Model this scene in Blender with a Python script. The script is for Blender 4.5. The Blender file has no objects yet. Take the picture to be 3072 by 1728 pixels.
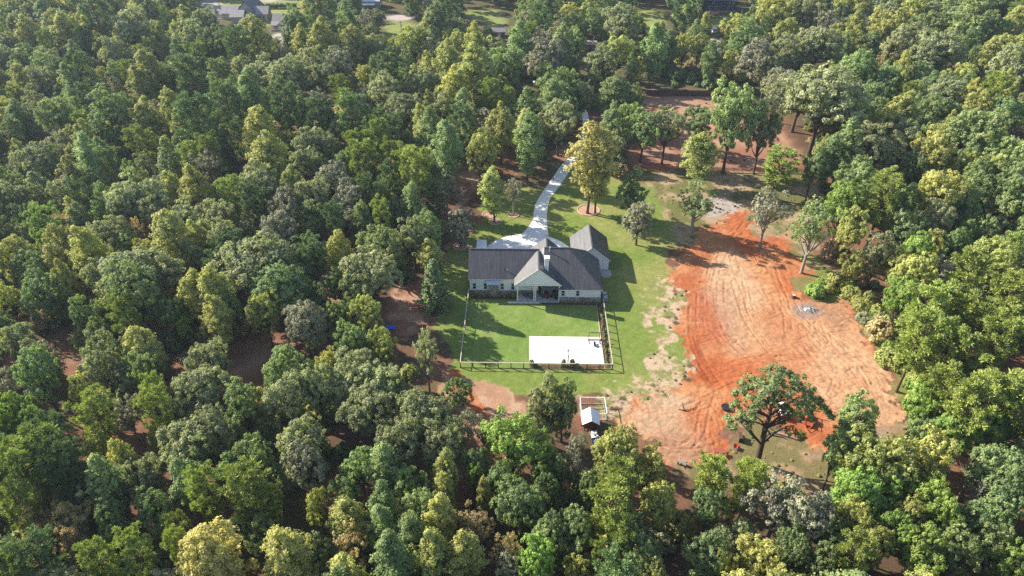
import bpy, bmesh, math, random
import numpy as np
from mathutils import Vector, Matrix
random.seed(7); RNG = np.random.default_rng(7)
SC = bpy.context.scene
COL = SC.collection
# ------------------------------------------------------------------ camera
F = 2080.0; PITCH = math.radians(36.0); YAW = math.radians(1.1); CAM_H = 91.5
cam_data = bpy.data.cameras.new('camera')
cam_data.sensor_width = 36.0; cam_data.lens = F / 3072.0 * 36.0
cam_data.clip_start = 1.0; cam_data.clip_end = 5000.0
cam = bpy.data.objects.new('camera', cam_data); COL.objects.link(cam)
cam.location = (0, 0, CAM_H); cam.rotation_euler = (math.pi / 2 - PITCH, 0, YAW)
SC.camera = cam
# ------------------------------------------------------------------ world and sun
SUN_AZ = math.radians(295.5); SUN_EL = math.radians(31.0)
SUN_STRENGTH = 5.0; SKY_STRENGTH = 0.10; EXPOSURE = 1.15
world = bpy.data.worlds.new('World'); SC.world = world; world.use_nodes = True
wn = world.node_tree; wn.nodes.clear()
sky = wn.nodes.new('ShaderNodeTexSky'); sky.sky_type = 'NISHITA'; sky.sun_disc = False
sky.sun_elevation = SUN_EL; sky.sun_rotation = SUN_AZ; sky.air_density = 1.0; sky.dust_density = 1.0; sky.ozone_density = 1.0
bg = wn.nodes.new('ShaderNodeBackground'); bg.inputs['Strength'].default_value = SKY_STRENGTH
wo = wn.nodes.new('ShaderNodeOutputWorld')
wn.links.new(sky.outputs[0], bg.inputs[0]); wn.links.new(bg.outputs[0], wo.inputs[0])
sun_data = bpy.data.lights.new('sun', 'SUN'); sun_data.energy = SUN_STRENGTH; sun_data.angle = math.radians(0.53)
sun_data.color = (1.0, 0.93, 0.80)
sun = bpy.data.objects.new('sun', sun_data); COL.objects.link(sun)
SUN_DIR = Vector((math.sin(SUN_AZ) * math.cos(SUN_EL), math.cos(SUN_AZ) * math.cos(SUN_EL), math.sin(SUN_EL)))
sun.rotation_euler = SUN_DIR.to_track_quat('Z', 'Y').to_euler(); sun.location = SUN_DIR * 300
SC.view_settings.view_transform = 'Standard'; SC.view_settings.look = 'None'
SC.view_settings.exposure = EXPOSURE; SC.view_settings.gamma = 1.0
SC.view_settings.use_curve_mapping = False
SC.render.engine = 'CYCLES'
SC.cycles.max_bounces = 6; SC.cycles.diffuse_bounces = 3; SC.cycles.glossy_bounces = 2
SC.cycles.transmission_bounces = 3; SC.cycles.transparent_max_bounces = 6; SC.cycles.volume_bounces = 0
SC.cycles.use_denoising = False; SC.cycles.denoiser = 'OPENIMAGEDENOISE'; SC.cycles.denoising_input_passes = 'RGB_ALBEDO_NORMAL'; SC.cycles.denoising_prefilter = 'ACCURATE'
SC.cycles.caustics_reflective = False; SC.cycles.caustics_refractive = False
# ------------------------------------------------------------------ photo pixel -> place
_fw = np.array([-math.sin(YAW) * math.cos(PITCH), math.cos(YAW) * math.cos(PITCH), -math.sin(PITCH)])
_rt = np.array([math.cos(YAW), math.sin(YAW), 0.0]); _up = np.cross(_rt, _fw)
def ray(px, py): return _fw + (px - 1536.0) / F * _rt + (864.0 - py) / F * _up
def ground(px, py, z=0.0):
    d = ray(px, py); t = (z - CAM_H) / d[2]
    return float(d[0] * t), float(d[1] * t)
def height_at(px, py, Y):
    d = ray(px, py); return CAM_H + d[2] * Y / d[1]
def px_per_m(x, y, z=0.0): return F / float(np.dot(np.array([x, y, z - CAM_H]), _fw))
DS = 3072.0 / 2576.0
def gd(x, y, z=0.0): return ground(x * DS, y * DS, z)          # from the 2576-wide view of the photograph
# ------------------------------------------------------------------ object helpers
def tag(o, label=None, cat=None, group=None, kind=None):
    if label: o['label'] = label
    if cat: o['category'] = cat
    if group: o['group'] = group
    if kind: o['kind'] = kind
    return o
def empty(name, loc=(0, 0, 0), rz=0.0, label=None, cat=None, group=None):
    o = bpy.data.objects.new(name, None); COL.objects.link(o)
    o.location = loc; o.rotation_euler = (0, 0, rz); o.empty_display_size = 0.5
    return tag(o, label, cat, group)
def link(name, mesh, parent=None, loc=None):
    o = bpy.data.objects.new(name, mesh); COL.objects.link(o)
    if parent is not None: o.parent = parent
    if loc is not None: o.location = loc
    return o
class MB:
    """collects shapes, becomes one mesh object"""
    def __init__(s): s.v = []; s.f = []
    def add(s, vs, fs):
        n = len(s.v); s.v += [tuple(p) for p in vs]; s.f += [tuple(i + n for i in f) for f in fs]; return s
    def box(s, x0, x1, y0, y1, z0, z1):
        return s.add([(x0,y0,z0),(x1,y0,z0),(x1,y1,z0),(x0,y1,z0),(x0,y0,z1),(x1,y0,z1),(x1,y1,z1),(x0,y1,z1)],
                     [(3,2,1,0),(4,5,6,7),(0,1,5,4),(1,2,6,5),(2,3,7,6),(3,0,4,7)])
    def bar(s, a, b, w, h, upv=(0, 0, 1)):
        a = Vector(a); b = Vector(b); d = (b - a).normalized(); u = Vector(upv)
        if abs(d.dot(u)) > 0.99: u = Vector((0, 1, 0))
        r = d.cross(u).normalized(); u = r.cross(d).normalized()
        q = [r * (w/2) * i + u * (h/2) * j for i, j in ((-1,-1),(1,-1),(1,1),(-1,1))]
        return s.add([a + k for k in q] + [b + k for k in q],
                     [(3,2,1,0),(4,5,6,7),(0,1,5,4),(1,2,6,5),(2,3,7,6),(3,0,4,7)])
    def tube(s, pts, rad, n=7, caps=True):
        pts = [Vector(p) for p in pts]
        if not hasattr(rad, '__len__'): rad = [rad] * len(pts)
        base = len(s.v); ref = Vector((0.13, 0.97, 0.2))
        for i, p in enumerate(pts):
            d = (pts[min(i + 1, len(pts) - 1)] - pts[max(i - 1, 0)]).normalized()
            r = d.cross(ref)
            if r.length < 1e-3: r = d.cross(Vector((1, 0, 0)))
            r.normalize(); u = r.cross(d)
            for k in range(n):
                a = 2 * math.pi * k / n
                s.v.append(tuple(p + (r * math.cos(a) + u * math.sin(a)) * rad[i]))
        for i in range(len(pts) - 1):
            for k in range(n):
                a = base + i * n + k; b = base + i * n + (k + 1) % n
                s.f.append((a, b, b + n, a + n))
        if caps:
            s.f.append(tuple(base + k for k in range(n))[::-1]); e = base + (len(pts) - 1) * n
            s.f.append(tuple(e + k for k in range(n)))
        return s
    def cyl(s, c, r, h, n=16, axis='z'):
        c = Vector(c); d = {'x': Vector((1,0,0)), 'y': Vector((0,1,0)), 'z': Vector((0,0,1))}[axis]
        return s.tube([c - d * h / 2, c + d * h / 2], r, n)
    def prism(s, poly, y0, y1):
        """polygon in x,z pushed from y0 to y1"""
        n = len(poly)
        return s.add([(p[0], y0, p[1]) for p in poly] + [(p[0], y1, p[1]) for p in poly],
                     [tuple(range(n)), tuple(range(2 * n - 1, n - 1, -1))] + [(i, i + n, (i + 1) % n + n, (i + 1) % n) for i in range(n)])
    def prism_x(s, poly, x0, x1):
        """polygon in y,z pushed from x0 to x1"""
        n = len(poly)
        return s.add([(x0, p[0], p[1]) for p in poly] + [(x1, p[0], p[1]) for p in poly],
                     [tuple(range(n - 1, -1, -1)), tuple(range(n, 2 * n))] + [(i, (i + 1) % n, (i + 1) % n + n, i + n) for i in range(n)])
    def slab(s, poly, z0, z1):
        n = len(poly)
        return s.add([(p[0], p[1], z0) for p in poly] + [(p[0], p[1], z1) for p in poly],
                     [tuple(range(n - 1, -1, -1)), tuple(range(n, 2 * n))] + [(i, (i + 1) % n, (i + 1) % n + n, i + n) for i in range(n)])
    def mesh(s, name, mat):
        me = bpy.data.meshes.new(name); me.from_pydata(s.v, [], s.f); me.validate(); me.update()
        bm = bmesh.new(); bm.from_mesh(me); bmesh.ops.recalc_face_normals(bm, faces=bm.faces); bm.to_mesh(me); bm.free()
        if mat: me.materials.append(mat)
        return me
    def build(s, name, mat, parent=None, bevel=0.0, smooth=False):
        me = s.mesh(name, mat); o = link(name, me, parent)
        if parent is not None:   # shapes are given in world space, the parent sits at its base
            loc = parent_world(parent)
            me.transform(loc.inverted())
        if smooth:
            for p in me.polygons: p.use_smooth = True
        if bevel > 0:
            m = o.modifiers.new('bevel', 'BEVEL'); m.width = bevel; m.segments = 2; m.limit_method = 'ANGLE'
        return o
def parent_world(o):
    m = Matrix.Identity(4)
    while o is not None:
        m = Matrix.LocRotScale(o.location, o.rotation_euler, o.scale) @ m; o = o.parent
    return m
def mesh_np(name, verts, faces, mats, smooth=False, mat_idx=None):
    """verts (n,3), faces (m,k) arrays"""
    me = bpy.data.meshes.new(name); n = len(verts); m, k = faces.shape
    me.vertices.add(n); me.vertices.foreach_set('co', np.ascontiguousarray(verts, dtype=np.float32).ravel())
    me.loops.add(m * k); me.loops.foreach_set('vertex_index', np.ascontiguousarray(faces, dtype=np.int32).ravel())
    me.polygons.add(m); me.polygons.foreach_set('loop_start', np.arange(0, m * k, k, dtype=np.int32))
    me.polygons.foreach_set('loop_total', np.full(m, k, dtype=np.int32))
    if smooth: me.polygons.foreach_set('use_smooth', np.ones(m, dtype=bool))
    for q in (mats if isinstance(mats, (list, tuple)) else [mats]): me.materials.append(q)
    if mat_idx is not None: me.polygons.foreach_set('material_index', np.ascontiguousarray(mat_idx, dtype=np.int32))
    me.update(calc_edges=True); me.validate()
    return me
# ------------------------------------------------------------------ materials
class NT:
    def __init__(s, name):
        s.m = bpy.data.materials.new(name); s.m.use_nodes = True; s.t = s.m.node_tree
        s.b = s.t.nodes['Principled BSDF']; s.out = s.t.nodes['Material Output']
    def n(s, kind, **kw):
        nd = s.t.nodes.new('ShaderNode' + kind)
        for k, v in kw.items(): setattr(nd, k, v)
        return nd
    def l(s, a, b): s.t.links.new(a, b)
    def noise(s, scale, detail=4.0, rough=0.55, coord='Object', stretch=None, dist=0.0):
        tc = s.n('TexCoord'); src = tc.outputs[coord]
        if stretch:
            mp = s.n('Mapping'); mp.inputs['Scale'].default_value = stretch; s.l(src, mp.inputs[0]); src = mp.outputs[0]
        no = s.n('TexNoise'); no.inputs['Scale'].default_value = scale; no.inputs['Detail'].default_value = detail
        no.inputs['Roughness'].default_value = rough; no.inputs['Distortion'].default_value = dist; s.l(src, no.inputs['Vector'])
        return no.outputs['Fac']
    def ramp(s, fac, stops):
        r = s.n('ValToRGB'); e = r.color_ramp.elements
        while len(e) < len(stops): e.new(0.5)
        for i, (p, c) in enumerate(stops):
            e[i].position = p; e[i].color = (*c, 1) if len(c) == 3 else c
        s.l(fac, r.inputs[0]); return r.outputs[0]
    def mix(s, fac, a, b, mode='MIX'):
        m = s.n('Mix'); m.data_type = 'RGBA'; m.blend_type = mode
        for sock, v in ((m.inputs[0], fac), (m.inputs[6], a), (m.inputs[7], b)):
            if isinstance(v, (int, float)): sock.default_value = v
            elif isinstance(v, (tuple, list)): sock.default_value = (*v, 1)
            else: s.l(v, sock)
        return m.outputs[2]
    def math(s, op, a, b=0.0):
        m = s.n('Math', operation=op)
        for sock, v in ((m.inputs[0], a), (m.inputs[1], b)):
            if isinstance(v, (int, float)): sock.default_value = v
            else: s.l(v, sock)
        return m.outputs[0]
    def bump(s, h, strength=0.3, dist=0.02):
        b = s.n('Bump'); b.inputs['Strength'].default_value = strength; b.inputs['Distance'].default_value = dist
        s.l(h, b.inputs['Height']); s.l(b.outputs[0], s.b.inputs['Normal'])
    def set(s, col=None, rough=0.7, spec=0.3, metal=0.0):
        if col is not None:
            if isinstance(col, (tuple, list)): s.b.inputs['Base Color'].default_value = (*col, 1)
            else: s.l(col, s.b.inputs['Base Color'])
        s.b.inputs['Roughness'].default_value = rough; s.b.inputs['Specular IOR Level'].default_value = spec
        s.b.inputs['Metallic'].default_value = metal
        return s.m
def M_plain(name, c, rough=0.6, spec=0.3, metal=0.0, var=0.25, scale=3.0):
    t = NT(name); f = t.noise(scale, 5.0)
    lo = tuple(x * (1 - var) for x in c); hi = tuple(min(1, x * (1 + var)) for x in c)
    return t.set(t.ramp(f, [(0.3, lo), (0.7, hi)]), rough, spec, metal)
# ------------------------------------------------------------------ noise on arrays
_LAT = np.random.default_rng(3).random((8, 256, 256))
def vnoise(X, Y, scale, seed=0):
    x = X / scale + 37.2 * seed; y = Y / scale - 11.7 * seed
    xi = np.floor(x).astype(int); yi = np.floor(y).astype(int); fx = x - xi; fy = y - yi
    fx = fx * fx * (3 - 2 * fx); fy = fy * fy * (3 - 2 * fy); L = _LAT[seed % 8]
    a = L[xi & 255, yi & 255]; b = L[(xi + 1) & 255, yi & 255]; c = L[xi & 255, (yi + 1) & 255]; d = L[(xi + 1) & 255, (yi + 1) & 255]
    return (a * (1 - fx) + b * fx) * (1 - fy) + (c * (1 - fx) + d * fx) * fy
def fbm(X, Y, scale, seed=0, octv=4):
    r = 0; a = 0.5; t = 0
    for o in range(octv):
        r = r + a * vnoise(X, Y, scale / 2 ** o, seed + o); t += a; a *= 0.55
    return r / t
def sstep(a, b, x):
    t = np.clip((x - a) / (b - a), 0, 1); return t * t * (3 - 2 * t)
def inside(X, Y, poly):
    r = np.zeros(X.shape, bool); n = len(poly)
    for i in range(n):
        x0, y0 = poly[i]; x1, y1 = poly[(i + 1) % n]
        if y0 == y1: continue
        c = ((y0 > Y) != (y1 > Y)) & (X < (x1 - x0) * (Y - y0) / (y1 - y0) + x0); r ^= c
    return r
def blur(M, r):
    r = max(1, int(r))
    for ax in (0, 1):
        for _ in range(2):
            P = np.pad(M, [(r + 1, r) if k == ax else (0, 0) for k in (0, 1)], mode='edge'); C = np.cumsum(P, axis=ax)
            if ax == 0: M = (C[2 * r + 1:] - C[:-2 * r - 1]) / (2 * r + 1)
            else: M = (C[:, 2 * r + 1:] - C[:, :-2 * r - 1]) / (2 * r + 1)
    return M
def PD(*pts): return [gd(*p) for p in pts]
def PF(*pts): return [ground(*p) for p in pts]
LAWN = PD((1085,835),(1120,760),(1108,690),(1122,640),(1165,612),(1205,565),(1210,505),(1265,478),(1330,470),(1392,462),(1432,402),(1470,330),(1492,300),(1500,330),(1480,420),
          (1560,455),(1640,470),(1668,530),(1700,600),(1668,660),(1712,700),(1668,745),(1690,820),(1730,880),(1720,935),(1640,955),(1560,1000),(1430,992),(1320,996),(1230,975),(1130,938),(1150,880))
YARD = [(-11.8, 99.5), (17.4, 99.5), (17.4, 121.0), (-11.8, 123.2)]
LOT = PD((1700,640),(1760,590),(1810,560),(1850,530),(1900,520),(1905,590),(1985,590),(2000,650),(2060,730),(2130,760),(2170,820),(2205,870),(2240,950),(2262,1010),(2258,1070),(2110,1085),(2060,1120),(1960,1070),(1880,1030),(1845,1080),
         (1800,1150),(1720,1180),(1650,1120),(1550,1110),(1552,1050),(1600,1010),(1680,975),(1740,935),(1735,870),(1715,810),(1720,740),(1690,690))
PALE = PD((1648,690),(1718,680),(1726,740),(1720,810),(1742,870),(1756,935),(1700,990),(1640,1030),(1560,1050),(1490,1050),(1440,1005),(1540,978),(1630,930),(1665,860),(1635,800),(1660,745))
DIRT_L = PD((1085,965),(1135,930),(1200,962),(1290,985),(1330,1060),(1310,1095),(1230,1120),(1170,1130),(1185,1070),(1140,1000))
TRACK_L = PD((1120,925),(1150,935),(1185,985),(1240,1060),(1225,1075),(1150,1000))
FIELD = PD((1600,420),(1700,415),(2030,425),(2075,500),(2050,620),(2010,700),(1960,620),(1900,600),(1860,560),(1780,590),(1690,640),(1660,560),(1640,500))
GRAVEL = PD((1735,505),(1800,495),(1880,520),(1860,545),(1780,545))
CORRAL = PD((1590,225),(1850,225),(1880,290),(1975,340),(2030,430),(1590,425),(1580,380),(1660,330),(1610,290))
DRY = PD((1660,1150),(1790,1140),(1840,1080),(1870,1030),(1960,1070),(2070,1120),(2110,1085),(2262,1060),(2300,1090),(2240,1150),(2150,1190),(2120,1260),(2000,1270),(1880,1230),(1800,1230),(1700,1215))
EAST_EDGE = PD((2000,650),(2060,730),(2130,760),(2175,820),(2210,870),(2245,950),(2270,1010),(2300,1080),(2330,1080),(2290,980),(2250,880),(2200,800),(2150,730),(2060,640))
GREEN_ISLAND = PD((1985,690),(2040,700),(2085,725),(2100,755),(2040,760),(1995,735))
W_DIRT = [PD((770,520),(860,500),(870,620),(840,720),(790,700),(800,600)), PD((985,720),(1080,690),(1100,760),(1050,850),(970,830)), PD((590,860),(760,840),(770,900),(650,950),(590,920)),
          PD((780,730),(850,720),(870,790),(800,800)), PD((1120,610),(1190,560),(1195,640),(1130,690)), PD((1130,440),(1210,410),(1200,500),(1140,520)), PD((1380,380),(1440,350),(1440,420),(1370,430)),
          PD((0,850),(60,840),(50,930),(0,960)), PD((100,880),(230,900),(230,960),(120,950)), PD((985,920),(1030,910),(1020,960),(985,975))]
FAR_LAWN = [PF((655,-10),(910,-10),(895,45),(880,60),(790,85),(700,40),(660,25)), PF((565,-10),(612,-10),(600,30),(565,40)), PF((1155,65),(1245,60),(1240,125),(1160,122)), PF((1370,40),(1440,25),(1510,35),(1525,92),(1490,88),(1440,60)),
            PF((1930,28),(1998,32),(1992,84),(1940,88)), PF((2120,55),(2240,40),(2262,60),(2180,84),(2150,72)), PF((1195,155),(1240,150),(1240,180),(1200,185))]
FAR_PALE = [PF((570,62),(606,26),(612,-10),(655,-10),(662,20),(700,28),(765,12),(765,26),(690,42),(640,62)), PF((1185,128),(1255,128),(1255,152),(1185,152)), PF((1150,50),(1250,42),(1250,58),(1150,66)), PF((770,-4),(905,-4),(905,3),(770,5)),
            PF((1320,-10),(1400,-10),(1380,10),(1320,22)), PF((1915,65),(1945,72),(1945,84),(1915,80)), PF((1940,140),(2040,150),(2040,165),(1940,155)), PF((820,95),(868,95),(850,140),(826,130)), PF((2100,105),(2170,120),(2160,150),(2090,145))]
def c3(c): return np.array(c, dtype=np.float64)
def layer(col, cls, X, Y, cell, polys, color, cid, soft=1.0, amp=0.55, seed=1, nscale=2.5):
    M = np.zeros(X.shape)
    wx = (fbm(X, Y, 6.0, seed + 2, 3) - 0.5) * 3.0 * soft; wy = (fbm(X, Y, 6.0, seed + 4, 3) - 0.5) * 3.0 * soft
    for p in polys: M = np.maximum(M, inside(X + wx, Y + wy, p))
    B = blur(M, soft / cell); n = fbm(X, Y, nscale, seed, 4) - 0.5
    w = sstep(0.36, 0.64, B + amp * 2 * n * (4 * B * (1 - B)))
    col[:] = col * (1 - w[..., None]) + color * w[..., None]
    if cid is not None: cls[w > 0.5] = cid
    return w
def paint_ground(X, Y, cell):
    n1 = fbm(X, Y, 9.0, 1); n2 = fbm(X, Y, 2.2, 5); n3 = fbm(X, Y, 30.0, 3); n4 = vnoise(X, Y, 0.7, 2)
    k = sstep(0.42, 0.62, n1)[..., None]
    col = c3((.125, .078, .052)) * (1 - k) + c3((.25, .125, .078)) * k
    g = sstep(0.55, 0.68, n3 * .6 + n2 * .4)[..., None] * 0.6
    col = col * (1 - g) + c3((.09, .10, .035)) * g
    fr = sstep(215, 260, Y)[..., None] * .8; col = col * (1 - fr) + c3((.115, .115, .052)) * fr
    cls = np.zeros(X.shape, int)
    def mixc(a, b, t): return c3(a) * (1 - t[..., None]) + c3(b) * t[..., None]
    soil_t = sstep(0.35, 0.68, fbm(X, Y, 7.0, 6)); pale_t = sstep(0.4, 0.65, fbm(X, Y, 3.0, 2))
    W = {}
    layer(col, cls, X, Y, cell, W_DIRT, mixc((.34,.16,.10), (.46,.28,.19), pale_t), 2, 2.0, .7, 3)
    layer(col, cls, X, Y, cell, FAR_LAWN, mixc((.20,.25,.06), (.33,.34,.13), n2), 1, 2.5, .3, 2, 6.0)
    layer(col, cls, X, Y, cell, FAR_PALE, mixc((.42,.37,.33), (.56,.50,.46), n2), 2, 1.5, .2, 4, 6.0)
    layer(col, cls, X, Y, cell, [FIELD], mixc((.17,.165,.06), (.42,.30,.19), sstep(.38, .62, fbm(X, Y, 5.0, 4))), 3, 2.0, .6, 1)
    layer(col, cls, X, Y, cell, [CORRAL], mixc((.32,.15,.095), (.46,.27,.185), soil_t), 2, 2.0, .4, 5)
    layer(col, cls, X, Y, cell, [GRAVEL], mixc((.36,.30,.27), (.47,.40,.36), n4), 3, 1.0, .6, 2)
    dirt = mixc((.43,.24,.155), (.50,.33,.22), pale_t)
    layer(col, cls, X, Y, cell, [DRY], mixc((.20,.17,.075), (.38,.25,.16), sstep(.4, .66, fbm(X, Y, 3.5, 2))), 3, 2.5, .7, 4)
    layer(col, cls, X, Y, cell, [EAST_EDGE], mixc((.21,.22,.06), (.40,.28,.16), sstep(.45, .7, n2)), 3, 1.5, .7, 2)
    # lawn, thin and yellow in places
    t = sstep(0.40, 0.66, fbm(X, Y, 8.0, 2)) * .75 + .25 * n2
    lawn = mixc((.18,.245,.05), (.285,.285,.092), t)
    lawn *= (0.86 + 0.28 * n4)[..., None]
    layer(col, cls, X, Y, cell, [LAWN], lawn, 1, 1.4, .6, 1)
    layer(col, cls, X, Y, cell, [DIRT_L], dirt, 2, 1.5, .7, 3)
    layer(col, cls, X, Y, cell, [TRACK_L], mixc((.45,.15,.065), (.52,.24,.13), pale_t), 2, 0.9, .6, 6)
    yl = mixc((.172,.258,.056), (.225,.29,.08), sstep(.35, .65, fbm(X, Y, 5.0, 7))) * (0.9 + 0.2 * n4)[..., None]
    layer(col, cls, X, Y, cell, [YARD], yl, 1, 0.25, .1, 2)
    pz = mixc((.23,.235,.08), (.56,.40,.285), sstep(.34, .62, fbm(X, Y, 1.7, 3) * .7 + .3 * fbm(X, Y, .5, 5, 2)))
    layer(col, cls, X, Y, cell, [PALE], pz, 3, 3.6, 1.25, 2, 1.5)
    # worked red soil: deep red where graded, paler where dried
    soil = mixc((.455,.145,.06), (.53,.245,.115), soil_t)
    wl = layer(col, cls, X, Y, cell, [LOT], soil, 2, 2.2, 1.0, 5, 1.3)
    def blob(px, py, rx, ry, c, s, seed=1, amt=1.0):
        nonlocal col
        cx, cy = gd(px, py); x1, _ = gd(px + rx, py); _, y1 = gd(px, py - ry)
        d = np.sqrt(((X - cx) / (x1 - cx)) ** 2 + ((Y - cy) / (y1 - cy)) ** 2) + (fbm(X, Y, 5.0, seed) - .5) * 1.3
        w = (1 - sstep(1 - s, 1 + s, d)) * wl * amt
        col = col * (1 - w[..., None]) + c3(c) * w[..., None]
    blob(1870, 760, 85, 110, (.52,.285,.15), .35, 2)
    blob(1850, 700, 55, 60, (.57,.375,.235), .5, 3, .8)
    blob(1810, 790, 60, 60, (.43,.265,.18), .5, 6, .7)
    blob(2090, 860, 160, 110, (.535,.30,.165), .5, 4, .8)
    blob(2170, 960, 110, 120, (.56,.34,.20), .4, 4, .9)
    blob(1620, 1060, 80, 60, (.58,.34,.19), .5, 2, .8)
    blob(1725, 1110, 70, 60, (.45,.21,.11), .5, 3, .8)
    blob(1650, 1060, 60, 45, (.50,.33,.21), .6, 6, .9); blob(1700, 1130, 70, 40, (.40,.23,.145), .6, 4, .9)
    blob(1690, 1010, 40, 20, (.50,.36,.24), .5, 3, .8)
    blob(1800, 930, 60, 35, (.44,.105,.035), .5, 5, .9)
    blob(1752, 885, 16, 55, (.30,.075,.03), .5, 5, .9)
    blob(1770, 800, 40, 90, (.43,.13,.055), .6, 3, .8); blob(2000, 700, 50, 40, (.46,.16,.07), .6, 7, .8); blob(1960, 820, 40, 60, (.47,.19,.09), .6, 5, .7)
    blob(1880, 570, 70, 40, (.45,.14,.058), .5, 1, .9)
    blob(1900, 950, 90, 50, (.47,.15,.06), .5, 1, .9)
    blob(2030, 783, 36, 20, (.30,.24,.22), .5, 1, .9)
    blob(2105, 800, 30, 30, (.36,.20,.13), .5, 2, .6)
    grit = (.80 + .40 * fbm(X, Y, .9, 1, 3)) * (.86 + .28 * vnoise(X, Y, .45, 3)); grit = 1 + (grit - 1) * wl; col = col * grit[..., None]
    wg = layer(col, cls, X, Y, cell, [GREEN_ISLAND], mixc((.14,.17,.045), (.30,.22,.10), n2), 3, 1.2, .7, 1)
    return col, cls, wl * (1 - wg)
# ------------------------------------------------------------------ tyre tracks as relief
def add_tracks(X, Y, Z, col, wl, xs, ys, cell):
    r = np.random.default_rng(11); paths = []
    base = [[(1860,560),(1790,620),(1748,720),(1742,820),(1775,910),(1850,980),(1960,1000)], [(1900,590),(1980,690),(2030,770),(2120,850),(2190,940),(2235,1030)],
            [(1850,640),(1862,720),(1885,800),(1935,870),(1960,890)], [(1780,945),(1880,905),(2000,885),(2110,915),(2190,990)], [(1600,1030),(1700,1010),(1800,960),(1900,940),(2020,960)],
            [(1620,1100),(1700,1130),(1770,1100),(1760,1040),(1800,980)], [(1810,620),(1780,700),(1780,800),(1820,880),(1920,930)], [(1900,640),(1930,720),(1980,800),(2060,900),(2160,1010)],
            [(1940,640),(1985,740),(2010,850),(2080,940),(2230,1000)], [(2000,900),(2100,900),(2190,960),(2210,1040)], [(1885,520),(1880,560),(1850,600),(1800,650)]]
    for b in base:
        for k in range(6):
            ox, oy = r.normal(0, 20), r.normal(0, 14); i0 = int(r.integers(0, len(b) - 2)); i1 = int(r.integers(i0 + 3, len(b) + 1)) if i0 + 3 <= len(b) else len(b)
            paths.append([gd(p[0] + ox + r.normal(0, 6), p[1] + oy + r.normal(0, 5)) for p in b[i0:i1]])
    for k in range(150):
        px, py = r.uniform(1560, 2240), r.uniform(600, 1150); x, y = gd(px, py); a = r.uniform(0, 6.28); kk = r.normal(0, .22); pts = []
        for i in range(int(r.uniform(5, 11))):
            pts.append((x, y)); x += math.cos(a) * 1.1; y += math.sin(a) * 1.1; a += kk
        paths.append(pts)
    nx, ny = len(xs), len(ys)
    for P in paths:
        # smooth the polyline
        q = np.array(P)
        for _ in range(2):
            q = np.vstack([q[:1]] + [np.array([.75 * q[i] + .25 * q[i + 1], .25 * q[i] + .75 * q[i + 1]]) for i in range(len(q) - 1)] + [q[-1:]])
        i0 = max(0, int((q[:, 0].min() - 2 - xs[0]) / cell)); i1 = min(nx, int((q[:, 0].max() + 2 - xs[0]) / cell) + 1)
        j0 = max(0, int((q[:, 1].min() - 2 - ys[0]) / cell)); j1 = min(ny, int((q[:, 1].max() + 2 - ys[0]) / cell) + 1)
        if i1 <= i0 or j1 <= j0: continue
        D = np.full((j1 - j0, i1 - i0), 9.0); xx = X[j0:j1, i0:i1]; yy = Y[j0:j1, i0:i1]
        for s in range(len(q) - 1):
            a, b = q[s], q[s + 1]; ab = b - a; L = ab @ ab + 1e-9
            t = np.clip(((xx - a[0]) * ab[0] + (yy - a[1]) * ab[1]) / L, 0, 1)
            D = np.minimum(D, np.hypot(xx - a[0] - t * ab[0], yy - a[1] - t * ab[1]))
        e = np.abs(D - 0.75); dep = .012 + .075 * r.random() ** 2; w = wl[j0:j1, i0:i1]
        tread = sstep(.3, .7, vnoise(xx + 7 * dep * 100, yy, 1.9, 4))
        rut = np.exp(-(e / .2) ** 2) * tread; rim = np.exp(-((e - .42) / .16) ** 2) * tread
        Z[j0:j1, i0:i1] += w * (-dep * rut + dep * .7 * rim)
        sh = (w * rut * .22)[..., None]; col[j0:j1, i0:i1] = col[j0:j1, i0:i1] * (1 - sh) + c3((.40, .12, .05)) * sh
def ground_material():
    t = NT('earth_and_grass'); at = t.n('Attribute'); at.attribute_name = 'Col'
    f = t.noise(3.2, 6.0, 0.65); g = t.noise(0.6, 4.0)
    c = t.mix(1.0, at.outputs['Color'], t.ramp(f, [(0.25, (.52,.52,.52)), (0.75, (1.12,1.12,1.12))]), 'MULTIPLY')
    c = t.mix(1.0, c, t.ramp(g, [(0.3, (.88,.9,.9)), (0.7, (1.1,1.08,1.06))]), 'MULTIPLY')
    t.bump(t.noise(4.0, 7.0, 0.7), 0.7, 0.12)
    return t.set(c, 0.95, 0.08)
M_GROUND = ground_material()
def color_attr(me, cols):
    a = me.color_attributes.new('Col', 'FLOAT_COLOR', 'POINT')
    rgba = np.ones((len(cols), 4), dtype=np.float32); rgba[:, :3] = cols; a.data.foreach_set('color', rgba.ravel())
def grid_faces(nx, ny):
    i, j = np.meshgrid(np.arange(nx - 1), np.arange(ny - 1)); a = (j * nx + i)
    return np.stack([a, a + 1, a + nx + 1, a + nx], axis=-1)      # ny-1, nx-1, 4
def emit(name, V, C, Fc, label=None):
    used = np.unique(Fc); remap = np.full(len(V), -1); remap[used] = np.arange(len(used))
    me = mesh_np(name, V[used], remap[Fc], M_GROUND, smooth=True); color_attr(me, C[used])
    return tag(link(name, me), kind='structure')
FX0, FX1, FY0, FY1, CELL = -36.0, 86.0, 48.0, 182.0, 0.25
xs = np.arange(FX0, FX1 + .01, CELL); ys = np.arange(FY0, FY1 + .01, CELL); X, Y = np.meshgrid(xs, ys)
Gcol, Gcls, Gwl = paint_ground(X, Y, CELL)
Z = (fbm(X, Y, 1.6, 4) - .5) * .10 * (.35 + Gwl) * (Gcls != 1) + ((vnoise(X, Y, .55, 6) - .5) * .075 + (vnoise(X, Y, 1.3, 2) - .5) * .08) * Gwl
add_tracks(X, Y, Z, Gcol, Gwl, xs, ys, CELL)
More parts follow.
